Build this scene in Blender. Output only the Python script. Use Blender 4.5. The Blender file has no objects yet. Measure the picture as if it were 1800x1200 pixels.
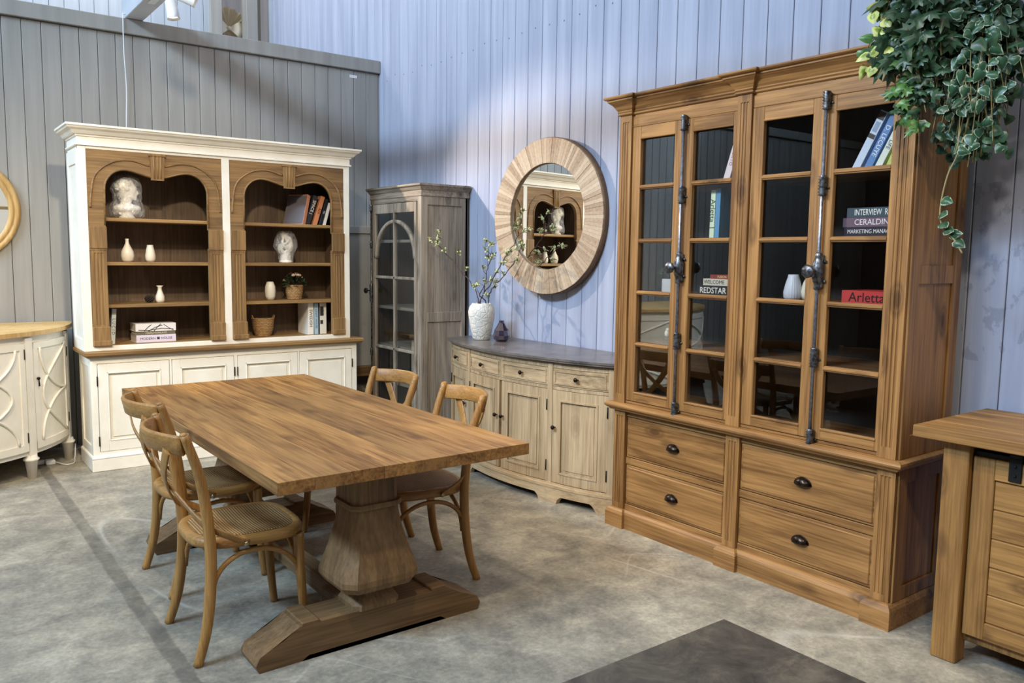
import bpy, bmesh, math, random
from mathutils import Vector, Matrix, noise
from math import sin, cos, pi, radians
random.seed(7)
SC = bpy.context.scene
COL = SC.collection

# ------------------------------------------------------------------ camera
yaw, pit, rol, FPX = radians(53.0418), radians(-5.9755), radians(0.74), 1447.06
Fv = Vector((cos(pit)*cos(yaw), cos(pit)*sin(yaw), sin(pit)))
R0 = Vector((sin(yaw), -cos(yaw), 0)); U0 = R0.cross(Fv)
Rv = R0*cos(rol) + U0*sin(rol); Uv = U0*cos(rol) - R0*sin(rol)
cam_d = bpy.data.cameras.new('camera'); cam = bpy.data.objects.new('camera', cam_d); COL.objects.link(cam)
M = Matrix((Rv, Uv, -Fv)).transposed().to_4x4(); M.translation = Vector((0, 0, 1.6))
cam.matrix_world = M
cam_d.sensor_width = 36; cam_d.lens = FPX*36/1800; cam_d.clip_start = 0.05; cam_d.clip_end = 100
SC.camera = cam
SC.view_settings.view_transform = 'Standard'; SC.view_settings.look = 'None'
SC.view_settings.gamma = 1; SC.view_settings.use_curve_mapping = False
SC.view_settings.exposure = 0.0

# ------------------------------------------------------------------ light
W = bpy.data.worlds.new('world'); SC.world = W; W.use_nodes = True
bg = W.node_tree.nodes['Background']; bg.inputs[0].default_value = (1.0, 0.94, 0.84, 1); bg.inputs[1].default_value = 0.80

def lamp(kind, name, loc, target, energy, color=(1, 1, 1), **kw):
    d = bpy.data.lights.new(name, kind); d.energy = energy; d.color = color
    for k, v in kw.items(): setattr(d, k, v)
    o = bpy.data.objects.new(name, d); COL.objects.link(o); o.location = loc
    o.rotation_euler = (Vector(target)-Vector(loc)).to_track_quat('-Z', 'Y').to_euler()
    return o
# daylight from the high windows on the far left side of the hall, grazing over the partition
lamp('AREA', 'window_light', (-6.5, 3.3, 7.5), (3.9, 6.0, 3.0), 1400, (0.52, 0.74, 1.0), shape='RECTANGLE', size=4.5, size_y=1.1)
WARM = (1.0, 0.87, 0.68)
lamp('POINT', 'lamp_beyond_partition', (1.8, 8.9, 5.2), (1.8, 9, 0), 110, (1.0, 0.97, 0.92), shadow_soft_size=0.25)
lamp('SPOT', 'spot_white_cabinet', (0.9, 2.9, 3.9), (1.9, 6.5, 1.4), 440, WARM, spot_size=radians(62), spot_blend=0.9, shadow_soft_size=0.09)
lamp('SPOT', 'spot_white_cabinet_low', (-0.6, 3.4, 3.9), (0.4, 6.6, 0.7), 390, WARM, spot_size=radians(60), spot_blend=0.9, shadow_soft_size=0.09)
lamp('SPOT', 'spot_mirror', (2.0, 7.0, 3.22), (3.9, 4.6, 1.35), 330, (1.0, 0.84, 0.70), spot_size=radians(62), spot_blend=0.7, shadow_soft_size=0.035)
lamp('SPOT', 'spot_display_cabinet', (0.3, 3.4, 3.9), (3.4, 2.6, 1.2), 320, WARM, spot_size=radians(60), spot_blend=0.9, shadow_soft_size=0.08)
lamp('SPOT', 'spot_chest', (0.9, 0.2, 3.9), (3.3, 1.4, 0.8), 190, WARM, spot_size=radians(60), spot_blend=0.9, shadow_soft_size=0.08)
lamp('SPOT', 'spot_table', (1.0, 1.6, 4.1), (1.9, 4.3, 0.8), 215, WARM, spot_size=radians(65), spot_blend=0.9, shadow_soft_size=0.08)

# ------------------------------------------------------------------ colours, materials
def C(h, a=1.0):
    h = h.lstrip('#'); v = [int(h[i:i+2], 16)/255 for i in (0, 2, 4)]
    return tuple((c/12.92 if c <= .04045 else ((c+.055)/1.055)**2.4) for c in v)+(a,)
class NT:
    def __init__(s, name):
        s.m = bpy.data.materials.new(name); s.m.use_nodes = True; s.t = s.m.node_tree
        s.b = s.t.nodes['Principled BSDF']; s.out = s.t.nodes['Material Output']
    def n(s, kind, **kw):
        x = s.t.nodes.new(kind)
        for k, v in kw.items():
            if k.startswith('i_'):
                x.inputs[int(k[2:])].default_value = v
            else: setattr(x, k, v)
        return x
    def l(s, a, b): s.t.links.new(a, b)
    def math(s, op, a, b=None, c=None):
        x = s.n('ShaderNodeMath', operation=op)
        for i, v in enumerate((a, b, c)):
            if v is None: continue
            if isinstance(v, (int, float)): x.inputs[i].default_value = v
            else: s.l(v, x.inputs[i])
        return x.outputs[0]
    def mix(s, f, a, b, mode='MIX'):
        x = s.n('ShaderNodeMix', data_type='RGBA', blend_type=mode)
        for i, v in ((0, f), (6, a), (7, b)):
            if isinstance(v, (int, float)): x.inputs[i].default_value = v
            elif isinstance(v, tuple): x.inputs[i].default_value = v
            else: s.l(v, x.inputs[i])
        return x.outputs[2]
    def ramp(s, f, stops):
        x = s.n('ShaderNodeValToRGB'); e = x.color_ramp.elements
        while len(e) < len(stops): e.new(0.5)
        for q, (p, c) in zip(e, stops): q.position = p; q.color = c if len(c) == 4 else c+(1,)
        s.l(f, x.inputs[0]); return x.outputs[0]
    def noise(s, vec, scale, detail=4, rough=.55, dist=0):
        x = s.n('ShaderNodeTexNoise'); x.inputs['Scale'].default_value = scale; x.inputs['Detail'].default_value = detail
        x.inputs['Roughness'].default_value = rough; x.inputs['Distortion'].default_value = dist
        if vec is not None: s.l(vec, x.inputs['Vector'])
        return x.outputs[0]
    def mapping(s, vec, scale=(1, 1, 1), loc=(0, 0, 0)):
        x = s.n('ShaderNodeMapping'); x.inputs['Scale'].default_value = scale; x.inputs['Location'].default_value = loc
        s.l(vec, x.inputs['Vector']); return x.outputs[0]
    def obj(s): return s.n('ShaderNodeTexCoord').outputs['Object']
    def bump(s, h, strength=.2, dist=.01):
        x = s.n('ShaderNodeBump'); x.inputs['Strength'].default_value = strength; x.inputs['Distance'].default_value = dist
        s.l(h, x.inputs['Height']); s.l(x.outputs[0], s.b.inputs['Normal'])
    def base(s, c):
        if isinstance(c, tuple): s.b.inputs['Base Color'].default_value = c
        else: s.l(c, s.b.inputs['Base Color'])
    def set(s, **kw):
        for k, v in kw.items(): s.b.inputs[k].default_value = v
GB = (0, 0, 0, 1); WH = (1, 1, 1, 1)
def wood(name, light, dark, axis='Z', rough=.6, knots=.5, grain=1.0, planks=None, bump=.12, contrast=1.0, scale=1.0):
    """grain runs along axis; planks = (across_axis, width) gives boards of their own tone"""
    T = NT(name); o = T.obj(); ai = 'XYZ'.index(axis)
    oi = T.n('ShaderNodeObjectInfo').outputs['Random']
    off = T.n('ShaderNodeCombineXYZ'); r10 = T.math('MULTIPLY', oi, 37.0)
    for i in range(3): T.l(r10, off.inputs[i])
    va = T.n('ShaderNodeVectorMath', operation='ADD'); T.l(o, va.inputs[0]); T.l(off.outputs[0], va.inputs[1]); vec = va.outputs[0]
    tone = None
    if planks:
        sep = T.n('ShaderNodeSeparateXYZ'); T.l(o, sep.inputs[0])
        q = T.math('FLOOR', T.math('DIVIDE', T.math('SUBTRACT', sep.outputs['XYZ'.index(planks[0])], planks[2] if len(planks) > 2 else 0.0), planks[1]))
        wn = T.n('ShaderNodeTexWhiteNoise', noise_dimensions='1D'); T.l(q, wn.inputs['W']); tone = wn.outputs['Value']
        cb = T.n('ShaderNodeCombineXYZ'); m9 = T.math('MULTIPLY', tone, 19.0)
        for i in range(3): T.l(m9, cb.inputs[i])
        v2 = T.n('ShaderNodeVectorMath', operation='ADD'); T.l(vec, v2.inputs[0]); T.l(cb.outputs[0], v2.inputs[1]); vec = v2.outputs[0]
    s1 = [9*scale]*3; s1[ai] = .9*scale
    n1 = T.noise(T.mapping(vec, tuple(s1)), 1.3, 6, .62, 1.1)
    s2 = [85*scale]*3; s2[ai] = 2.2*scale
    n2 = T.noise(T.mapping(vec, tuple(s2)), 1.0, 3, .6, .3)
    s3 = [1.4]*3; s3[ai] = .7
    n3 = T.noise(T.mapping(vec, tuple(s3)), 1.0, 2, .5)
    f = T.math('ADD', T.math('MULTIPLY', n1, .52*grain), T.math('MULTIPLY', n2, .48*grain))
    f = T.math('ADD', f, T.math('MULTIPLY', T.math('SUBTRACT', n3, .5), .35))
    w = .17/contrast
    c = T.ramp(f, [(.5*grain-w, C(dark)), (.5*grain+w, C(light))])
    if knots:
        s4 = [5.6*scale]*3; s4[ai] = 2.5*scale
        vo = T.n('ShaderNodeTexVoronoi'); vo.inputs['Scale'].default_value = 1.0; T.l(T.mapping(vec, tuple(s4), (3.1, 1.7, 5.2)), vo.inputs['Vector'])
        k = T.ramp(vo.outputs['Distance'], [(.08, (knots,)*3), (.13, (knots*.4,)*3), (.155, (knots*.65,)*3), (.23, (0, 0, 0))])
        c = T.mix(k, c, T.mix(.5, C(dark), C('#2a1608'), 'MIX'))
    if tone is not None:
        c = T.mix(1.0, c, T.ramp(tone, [(0, (.74, .72, .70)), (1, (1.15, 1.12, 1.08))]), 'MULTIPLY')
    T.base(c); T.set(Roughness=rough); T.bump(f, bump, .006)
    return T.m
def paint(name, col, rough=.55, var=.06, bump=.03, axis=None, col2=None, vs=2.0):
    T = NT(name); o = T.obj(); s = [vs]*3
    if axis: s = [vs*9]*3; s['XYZ'.index(axis)] = vs*.5
    n = T.noise(T.mapping(o, tuple(s)), 1.0, 5, .6)
    a = Vector(C(col)[:3]); b = Vector(C(col2)[:3]) if col2 else a*(1-2.4*var)
    T.base(T.ramp(n, [(.35, tuple(b)), (.65, tuple(a*(1+var)))])); T.set(Roughness=rough); T.bump(n, bump, .01)
    return T.m
def plain(name, col, rough=.5, metal=0.0, **kw):
    T = NT(name); T.base(C(col)); T.set(Roughness=rough, Metallic=metal)
    for k, v in kw.items(): T.b.inputs[k.replace('_', ' ')].default_value = v
    return T.m
def metal(name, a, b, rough=.38, m=.85):
    T = NT(name); n = T.noise(T.obj(), 55, 3); T.base(T.ramp(n, [(.35, C(a)), (.65, C(b))])); T.set(Roughness=rough, Metallic=m); T.bump(n, .25, .004)
    return T.m
def glassmat(name, tint=(.93, .95, .95, 1), refl=1.0):
    T = NT(name); T.t.nodes.remove(T.b)
    tr = T.n('ShaderNodeBsdfTransparent'); tr.inputs[0].default_value = tint
    gl = T.n('ShaderNodeBsdfGlossy'); gl.inputs['Roughness'].default_value = .01; gl.inputs[0].default_value = (.95, .97, 1, 1)
    fr = T.n('ShaderNodeFresnel'); fr.inputs[0].default_value = 1.5
    mx = T.n('ShaderNodeMixShader'); T.l(T.math('MULTIPLY', fr.outputs[0], refl), mx.inputs[0]); T.l(tr.outputs[0], mx.inputs[1]); T.l(gl.outputs[0], mx.inputs[2])
    T.l(mx.outputs[0], T.out.inputs[0]); return T.m

NAILZ = 3.28
def m_floor():
    T = NT('worn_concrete'); o = T.obj()
    n1 = T.noise(o, .8, 5, .6, .4); n2 = T.noise(o, 5.5, 8, .7, .3); n3 = T.noise(o, 45, 4, .7)
    f = T.math('ADD', T.math('MULTIPLY', n1, .3), T.math('ADD', T.math('MULTIPLY', n2, .45), T.math('MULTIPLY', n3, .25)))
    c = T.ramp(f, [(.38, C('#6b675f')), (.47, C('#8c8679')), (.54, C('#a49c8b')), (.63, C('#c3baa6'))])
    # pale scratches and trowel lines
    for sc, lo, wd, amt in ((.55, (4, 2, 0), .0010, .38), (.9, (9, 5, 0), .0012, .25)):
        nn = T.noise(T.mapping(o, (1, .55, 1), lo), sc, 1, .5, .2)
        d = T.math('ABSOLUTE', T.math('SUBTRACT', nn, .52))
        k = T.ramp(d, [(wd, (amt,)*3), (wd*2.0, (0, 0, 0))])
        msk = T.ramp(T.noise(o, 1.1, 1), [(.5, (0, 0, 0)), (.58, (1, 1, 1))])
        c = T.mix(T.math('MULTIPLY', k, msk), c, C('#d8d3c8'))
    # darker strip of patched concrete running away on the left
    sep = T.n('ShaderNodeSeparateXYZ'); T.l(o, sep.inputs[0])
    wob = T.math('MULTIPLY', T.math('SUBTRACT', T.noise(o, 6, 3), .5), .03)
    cx = T.math('ADD', T.math('SUBTRACT', sep.outputs[0], .815), wob)
    band = T.ramp(T.math('ABSOLUTE', cx), [(.030, (.62,)*3), (.038, (0, 0, 0))])
    band = T.math('MULTIPLY', band, T.ramp(T.noise(o, 9, 4), [(.3, (.45,)*3), (.6, (1, 1, 1))]))
    c = T.mix(band, c, C('#4a4844'))
    # wide dark smudges
    sm = T.ramp(T.noise(T.mapping(o, (1, 1, 1), (7, 3, 0)), 1.6, 3, .6, 1), [(.56, (0, 0, 0)), (.75, (.35,)*3)])
    c = T.mix(sm, c, C('#605e5a'))
    T.base(c); T.set(Roughness=.5, **{'Specular IOR Level': .35}); T.bump(f, .12, .006)
    return T.m

m = {}
m['floor'] = m_floor()
def m_bluewall():
    T = NT('blue_grey_boards'); o = T.obj(); n = T.noise(T.mapping(o, (11, 11, .6)), 1.0, 5, .6)
    c = T.ramp(n, [(.35, C('#989eb3')), (.65, C('#b0b5c6'))])
    sep = T.n('ShaderNodeSeparateXYZ'); T.l(o, sep.inputs[0]); y, z = sep.outputs[1], sep.outputs[2]
    # row of small nail heads
    fy = T.math('SUBTRACT', T.math('MULTIPLY', T.math('FRACT', T.math('DIVIDE', T.math('ADD', y, 5.0), .165)), .165), .0825)
    dz = T.math('ADD', T.math('SUBTRACT', z, NAILZ), T.math('MULTIPLY', T.math('SUBTRACT', T.noise(T.mapping(o, (1, 1, 0)), 7, 1), .5), .12))
    d = T.math('SQRT', T.math('ADD', T.math('MULTIPLY', fy, fy), T.math('MULTIPLY', dz, dz)))
    k = T.ramp(d, [(.0045, (.85,)*3), (.0065, (0, 0, 0))])
    c = T.mix(k, c, C('#20242e'))
    # darker damp-looking stains low on the boards at the right
    st = T.ramp(T.noise(T.mapping(o, (1, 1, .7)), 13, 4, .6), [(.55, (0, 0, 0)), (.60, (.42,)*3)])
    msk = T.ramp(y, [(.30, (1, 1, 1)), (.36, (0, 0, 0))]) if False else T.math('MULTIPLY', T.math('LESS_THAN', y, 1.78), T.math('MULTIPLY', T.math('GREATER_THAN', z, 1.15), T.math('LESS_THAN', z, 1.95)))
    c = T.mix(T.math('MULTIPLY', st, msk), c, C('#6d7388'))
    T.base(c); T.set(Roughness=.6); T.bump(n, .08, .01); return T.m
m['blue'] = m_bluewall()
m['grey'] = paint('warm_grey_boards', '#9d9a94', .6, .04, .06, 'Z', '#908d87', 1.2)
m['greyblue'] = paint('pale_grey_blue_boards', '#a9b1bb', .6, .04, .05, 'Z')
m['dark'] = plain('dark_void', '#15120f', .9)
m['dim'] = paint('hall_wall_paint', '#55514c', .8)
m['white'] = paint('ivory_white_paint', '#f1ece0', .45, .01, .03, None, '#e9e3d4', 6)
m['arch'] = {a: wood('arch_pine_'+a, '#987547', '#654a2a', a, .62, .5, contrast=1.3) for a in 'XYZ'}
m['inner'] = wood('dark_back_boards', '#7b6650', '#4b3c2e', 'Z', .7, .5, planks=('X', .105))
m['inner_shelf'] = wood('shelf_pine', '#a5814f', '#6c4f2c', 'X', .6, .3)
m['oak'] = {a: wood('cabinet_pine_'+a, '#a87b47', '#6b4721', a, .5, .9, contrast=1.35) for a in 'XYZ'}
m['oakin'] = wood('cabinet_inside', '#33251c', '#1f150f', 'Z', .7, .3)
m['table'] = wood('table_boards', '#b5874e', '#704a22', 'Y', .5, .6, planks=('X', .143, -.57), contrast=1.35)
m['tableend'] = wood('table_edge', '#87623c', '#54391f', 'X', .6, .4)
m['tbase'] = {a: wood('trestle_wood_'+a, '#907049', '#584026', a, .65, .5) for a in 'XYZ'}
m['chair'] = {a: wood('chair_elm_'+a, '#b98a4c', '#7e5527', a, .45, .0, scale=2.0) for a in 'XYZ'}
m['buffet'] = {a: wood('washed_pine_'+a, '#cdb28c', '#8f7654', a, .65, .35, bump=.2) for a in 'XYZ'}
m['grcab'] = {a: wood('weathered_grey_pine_'+a, '#a89a87', '#5f5447', a, .7, .8, bump=.25, contrast=1.25) for a in 'XYZ'}
m['chest'] = {a: wood('rustic_oak_'+a, '#ab7e45', '#6b481e', a, .6, .9, bump=.3, contrast=1.1) for a in 'XYZ'}
m['tan'] = wood('round_frame_oak', '#d9b97f', '#b08a50', 'Z', .5, .2)
m['pewter'] = metal('dark_pewter', '#3b3d42', '#7d8086')
m['rod'] = metal('steel_rod', '#6a6f7b', '#8e92a0', .35, .8)
m['bronze'] = metal('black_bronze', '#1c1714', '#3b2f27', .28, .8)
m['black'] = plain('black_iron', '#131313', .55, .4)
m['glass'] = glassmat('cabinet_glass', (.94, .94, .93, 1), .45)
m['mirror'] = plain('mirror_silver', '#f4f6f5', .0, 1.0)
m['cream'] = plain('cream_ceramic', '#e6ddc9', .35)
m['paper'] = plain('page_paper', '#d8cfbb', .8)
m['plastic'] = plain('white_plastic', '#dedede', .4)
m['plaster'] = plain('white_plaster', '#f1ebdd', .6)
def m_stone():
    T = NT('dark_buffet_top'); n = T.noise(T.obj(), 6, 6, .7); T.base(T.ramp(n, [(.35, C('#4d4743')), (.65, C('#78706a'))])); T.set(Roughness=.28); T.bump(n, .05, .004); return T.m
m['stone'] = m_stone()
def m_patina():
    T = NT('dark_distressed_top'); o = T.obj(); n = T.noise(o, 5, 8, .75, .6); n2 = T.noise(o, 22, 6, .8)
    c = T.ramp(n, [(.3, C('#332d26')), (.5, C('#554c41')), (.66, C('#756956'))])
    k = T.ramp(n2, [(.66, (0, 0, 0)), (.74, (.55,)*3)]); c = T.mix(T.math('MULTIPLY', k, T.ramp(T.noise(o, 3, 2), [(.5, (0, 0, 0)), (.6, (1, 1, 1))])), c, C('#b7ac98'))
    T.base(c); T.set(Roughness=.5); T.bump(n2, .15, .004); return T.m
m['patina'] = m_patina()
def m_weave(name, a, b, s=260):
    T = NT(name); o = T.obj()
    def wv(d):
        w = T.n('ShaderNodeTexWave', bands_direction=d); w.inputs['Scale'].default_value = s/20; T.l(o, w.inputs['Vector']); return w.outputs['Fac']
    f = T.math('MULTIPLY', wv('X'), wv('Y')); c = T.ramp(f, [(.05, C(b)), (.45, C(a))])
    n = T.noise(o, 9, 3); c = T.mix(T.ramp(n, [(.35, (.3,)*3), (.7, (0, 0, 0))]), c, C(b))
    T.base(c); T.set(Roughness=.6); T.bump(f, .5, .004); return T.m
m['rattan'] = m_weave('rattan_weave', '#d2ab72', '#6b4c28', 560)
def m_straw():
    T = NT('straw_rope'); n = T.noise(T.mapping(T.obj(), (1, 1, 3)), 60, 3); T.base(T.ramp(n, [(.3, C('#7a5a35')), (.7, C('#b8925f'))])); T.set(Roughness=.8); T.bump(n, .4, .003); return T.m
m['straw'] = m_straw()
def m_wrap(name, dens=.45):
    T = NT(name); T.t.nodes.remove(T.b)
    n = T.noise(T.mapping(T.obj(), (1, 1, .6)), 26, 3, .6, 1.5)
    bp = T.n('ShaderNodeBump'); bp.inputs['Strength'].default_value = 1.0; bp.inputs['Distance'].default_value = .02; T.l(n, bp.inputs['Height'])
    tr = T.n('ShaderNodeBsdfTransparent'); df = T.n('ShaderNodeBsdfDiffuse'); df.inputs[0].default_value = (.85, .84, .82, 1)
    gl = T.n('ShaderNodeBsdfGlossy'); gl.inputs['Roughness'].default_value = .12
    T.l(bp.outputs[0], df.inputs['Normal']); T.l(bp.outputs[0], gl.inputs['Normal'])
    m1 = T.n('ShaderNodeMixShader'); m1.inputs[0].default_value = .35; T.l(df.outputs[0], m1.inputs[1]); T.l(gl.outputs[0], m1.inputs[2])
    m2 = T.n('ShaderNodeMixShader'); T.l(T.ramp(n, [(.42, (dens*.35,)*3), (.62, (dens,)*3)]), m2.inputs[0]); T.l(tr.outputs[0], m2.inputs[1]); T.l(m1.outputs[0], m2.inputs[2])
    T.l(m2.outputs[0], T.out.inputs[0]); return T.m
m['wrap'] = m_wrap('clear_plastic_wrap')
def m_smoke():
    T = NT('smoked_purple_glass'); T.base(C('#3a2c3c')); T.set(Roughness=.04, Metallic=.0, **{'Coat Weight': 1.0, 'Specular IOR Level': .9}); return T.m
m['smoke'] = m_smoke()
def m_emboss():
    T = NT('embossed_white_ceramic'); o = T.obj(); v = T.n('ShaderNodeTexVoronoi', feature='DISTANCE_TO_EDGE'); v.inputs['Scale'].default_value = 24; T.l(o, v.inputs['Vector'])
    T.base(C('#e4dfd4')); T.set(Roughness=.4); T.bump(T.ramp(v.outputs['Distance'], [(0, (0, 0, 0)), (.12, (1, 1, 1))]), .5, .006); return T.m
m['emboss'] = m_emboss()
def m_leaf(name, mid, edge, vein=.0, thr=.5):
    T = NT(name); a = T.n('ShaderNodeAttribute', attribute_name='edge').outputs['Fac']; n = T.noise(T.obj(), 70, 2)
    f = T.math('ADD', T.math('MULTIPLY', a, .7), T.math('MULTIPLY', n, .6))
    n2 = T.noise(T.obj(), 6, 2)
    c = T.ramp(f, [(thr-.07, C(mid)), (thr+.07, C(edge))]); c = T.mix(T.ramp(n2, [(.35, (.45,)*3), (.7, (0, 0, 0))]), c, C('#13210f'))
    T.base(c); T.set(Roughness=.4); return T.m
m['ivyleaf'] = m_leaf('ivy_leaf_green', '#3f6b36', '#55803f', thr=.6)
m['darkleaf'] = m_leaf('dark_ivy_leaf', '#233c29', '#35553a', thr=.6)
m['varleaf'] = m_leaf('variegated_leaf', '#2b5238', '#a9bba2', thr=.96)
m['limeleaf'] = m_leaf('lime_leaf', '#8aa63a', '#d9df86', thr=.6)
m['vine'] = plain('vine_stem', '#8b7f55', .7)
m['twig'] = plain('dark_twig', '#4a3433', .7)
m['bud'] = plain('pale_green_bud', '#d6dba0', .6)
m['budleaf'] = plain('olive_bud_leaf', '#8a8a55', .6)
COLM = {}
def cm(h, rough=.5):
    if h not in COLM: COLM[h] = plain('book_cloth_'+h.strip('#'), h, rough)
    return COLM[h]

# ------------------------------------------------------------------ mesh helpers
ORG = {}
def parorg(p): return ORG.get(p.name, Vector((0, 0, 0))) if p else Vector((0, 0, 0))
class MB:
    def __init__(s): s.b = bmesh.new()
    def _merge(s, t, mat=None):
        if mat is not None: bmesh.ops.transform(t, matrix=mat, verts=t.verts)
        me = bpy.data.meshes.new('tmp'); t.to_mesh(me); t.free(); s.b.from_mesh(me); bpy.data.meshes.remove(me); return s
    def box(s, x0, x1, y0, y1, z0, z1, bev=0.0, mat=None, seg=1):
        t = bmesh.new(); bmesh.ops.create_cube(t, size=1)
        for v in t.verts: v.co = Vector(((x0+x1)/2+v.co.x*(x1-x0), (y0+y1)/2+v.co.y*(y1-y0), (z0+z1)/2+v.co.z*(z1-z0)))
        if bev: bmesh.ops.bevel(t, geom=list(t.edges), offset=min(bev, .45*min(abs(x1-x0), abs(y1-y0), abs(z1-z0))), segments=seg, affect='EDGES')
        return s._merge(t, mat)
    def lathe(s, prof, c=(0, 0, 0), seg=24, axis='Z', mod=None, mat=None, ring=False):
        t = bmesh.new(); rings = []
        if ring: prof = list(prof)+[prof[0]]
        for (r, z) in prof:
            ring = []
            for i in range(seg):
                a = 2*pi*i/seg; rr = r*(mod(a, z) if mod else 1)
                ring.append(t.verts.new((rr*cos(a), rr*sin(a), z)))
            rings.append(ring)
        for a, b in zip(rings, rings[1:]):
            for i in range(seg): t.faces.new((a[i], a[(i+1) % seg], b[(i+1) % seg], b[i]))
        if prof[0][0] > 1e-5 and not ring: t.faces.new(rings[0][::-1])
        if prof[-1][0] > 1e-5 and not ring: t.faces.new(rings[-1])
        bmesh.ops.remove_doubles(t, verts=t.verts, dist=1e-6)
        for f in t.faces: f.smooth = True
        R = Matrix.Identity(4)
        if axis == 'X': R = Matrix.Rotation(pi/2, 4, 'Y')
        if axis == '-X': R = Matrix.Rotation(-pi/2, 4, 'Y')
        if axis == 'Y': R = Matrix.Rotation(-pi/2, 4, 'X')
        if axis == '-Y': R = Matrix.Rotation(pi/2, 4, 'X')
        R = Matrix.Translation(c) @ R
        if mat is not None: R = mat @ R
        return s._merge(t, R)
    def tube(s, pts, r, seg=8, flat=1.0, up=None, mat=None, caps=True):
        pts = [Vector(p) for p in pts]; n = len(pts)
        rs = r if isinstance(r, (list, tuple)) else [r]*n
        t = bmesh.new(); rings = []; prev = None
        for i, p in enumerate(pts):
            d = (pts[min(i+1, n-1)]-pts[max(i-1, 0)]).normalized()
            if up is not None: ref = Vector(up)
            elif prev is not None: ref = prev
            else: ref = Vector((0, 0, 1)) if abs(d.z) < .9 else Vector((1, 0, 0))
            a = (ref-d*ref.dot(d)).normalized(); b = d.cross(a); prev = a
            rings.append([t.verts.new(p+a*cos(2*pi*k/seg)*rs[i]+b*sin(2*pi*k/seg)*rs[i]*flat) for k in range(seg)])
        for a, b in zip(rings, rings[1:]):
            for i in range(seg): f = t.faces.new((a[i], a[(i+1) % seg], b[(i+1) % seg], b[i])); f.smooth = True
        if caps: t.faces.new(rings[0][::-1]); t.faces.new(rings[-1])
        return s._merge(t, mat)
    def strap(s, pts, w, th, nrm, mat=None):
        """flat bar: width w across, thickness th along nrm (list or vector)"""
        pts = [Vector(p) for p in pts]; n = len(pts); t = bmesh.new(); rings = []
        for i, p in enumerate(pts):
            d = (pts[min(i+1, n-1)]-pts[max(i-1, 0)]).normalized()
            N = Vector(nrm[i] if isinstance(nrm, list) else nrm); N = (N-d*N.dot(d)).normalized(); S = d.cross(N)
            ww = w[i] if isinstance(w, list) else w
            rings.append([t.verts.new(p+S*ww/2*a+N*th/2*b) for a, b in ((-.85, -1), (.85, -1), (1, -.6), (1, .6), (.85, 1), (-.85, 1), (-1, .6), (-1, -.6))])
        for a, b in zip(rings, rings[1:]):
            for i in range(8): f = t.faces.new((a[i], a[(i+1) % 8], b[(i+1) % 8], b[i])); f.smooth = True
        t.faces.new(rings[0][::-1]); t.faces.new(rings[-1])
        return s._merge(t, mat)
    def prism(s, poly, h0, h1, axis='Z', mat=None, smooth=False):
        """poly 2D points extruded along axis; Z: (x,y); Y: (x,z); X: (y,z)"""
        t = bmesh.new()
        def P(u, v, h): return (u, v, h) if axis == 'Z' else ((u, h, v) if axis == 'Y' else (h, u, v))
        a = [t.verts.new(P(u, v, h0)) for u, v in poly]; b = [t.verts.new(P(u, v, h1)) for u, v in poly]; n = len(poly)
        for i in range(n): f = t.faces.new((a[i], a[(i+1) % n], b[(i+1) % n], b[i])); f.smooth = smooth
        fa = t.faces.new(a[::-1]); fb = t.faces.new(b)
        bmesh.ops.triangulate(t, faces=[fa, fb]); bmesh.ops.recalc_face_normals(t, faces=t.faces)
        return s._merge(t, mat)
    def mould(s, prof, path, closed=False, z=0.0):
        """sweep a (out, z) profile along an xy path; out is to the right-hand side of travel"""
        P = [Vector((p[0], p[1])) for p in path]; n = len(P); t = bmesh.new(); rows = []
        for i in range(n):
            if closed or 0 < i < n-1:
                d0 = (P[i]-P[i-1]).normalized(); d1 = (P[(i+1) % n]-P[i]).normalized()
            elif i == 0: d0 = d1 = (P[1]-P[0]).normalized()
            else: d0 = d1 = (P[-1]-P[-2]).normalized()
            n0 = Vector((d0.y, -d0.x)); n1 = Vector((d1.y, -d1.x)); b = (n0+n1).normalized(); k = 1/max(.2, b.dot(n0))
            rows.append([t.verts.new((P[i].x+b.x*k*o, P[i].y+b.y*k*o, z+zz)) for o, zz in prof])
        mseg = n if closed else n-1
        for i in range(mseg):
            a, b = rows[i], rows[(i+1) % n]
            for j in range(len(prof)-1): t.faces.new((a[j], a[j+1], b[j+1], b[j]))
        if not closed:
            for r in (rows[0], rows[-1]):
                try: t.faces.new(r)
                except Exception: pass
        bmesh.ops.recalc_face_normals(t, faces=t.faces)
        return s._merge(t)
    def ball(s, c, r, sub=2, sc=(1, 1, 1), mat=None):
        t = bmesh.new(); bmesh.ops.create_icosphere(t, subdivisions=sub, radius=r)
        for v in t.verts: v.co = Vector((v.co.x*sc[0]+c[0], v.co.y*sc[1]+c[1], v.co.z*sc[2]+c[2]))
        for f in t.faces: f.smooth = True
        return s._merge(t, mat)
    def fluted(s, u0, u1, v, d, z0, z1, axis, n=3, cap=.06, gr=.006):
        """fluted pilaster. axis 'X': faces -X, u is Y; front at X=v-d..; axis 'Y': faces -Y, u is X"""
        def add(poly, a, b):
            if axis == 'Y': s.prism([(u, w) for u, w in poly], a, b, 'Z')
            else: s.prism([(w, u) for u, w in poly], a, b, 'Z')
        flat = [(u0, v), (u1, v), (u1, v-d), (u0, v-d)]
        w = (u1-u0); fw = w*.62; st = u0+(w-fw)/2; k = fw/n
        poly = [(u0, v), (u1, v), (u1, v-d)]
        for i in range(n-1, -1, -1):
            c = st+k*(i+.5); hw = k*.36
            for q in range(7):
                t = q/6; poly.append((c+hw*cos(pi*t), v-d+gr*sin(pi*t)))
        poly.append((u0, v-d))
        if z1-z0 > 2*cap: add(flat, z0, z0+cap); add(poly, z0+cap, z1-cap); add(flat, z1-cap, z1)
        else: add(poly, z0, z1)
        return s
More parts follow.
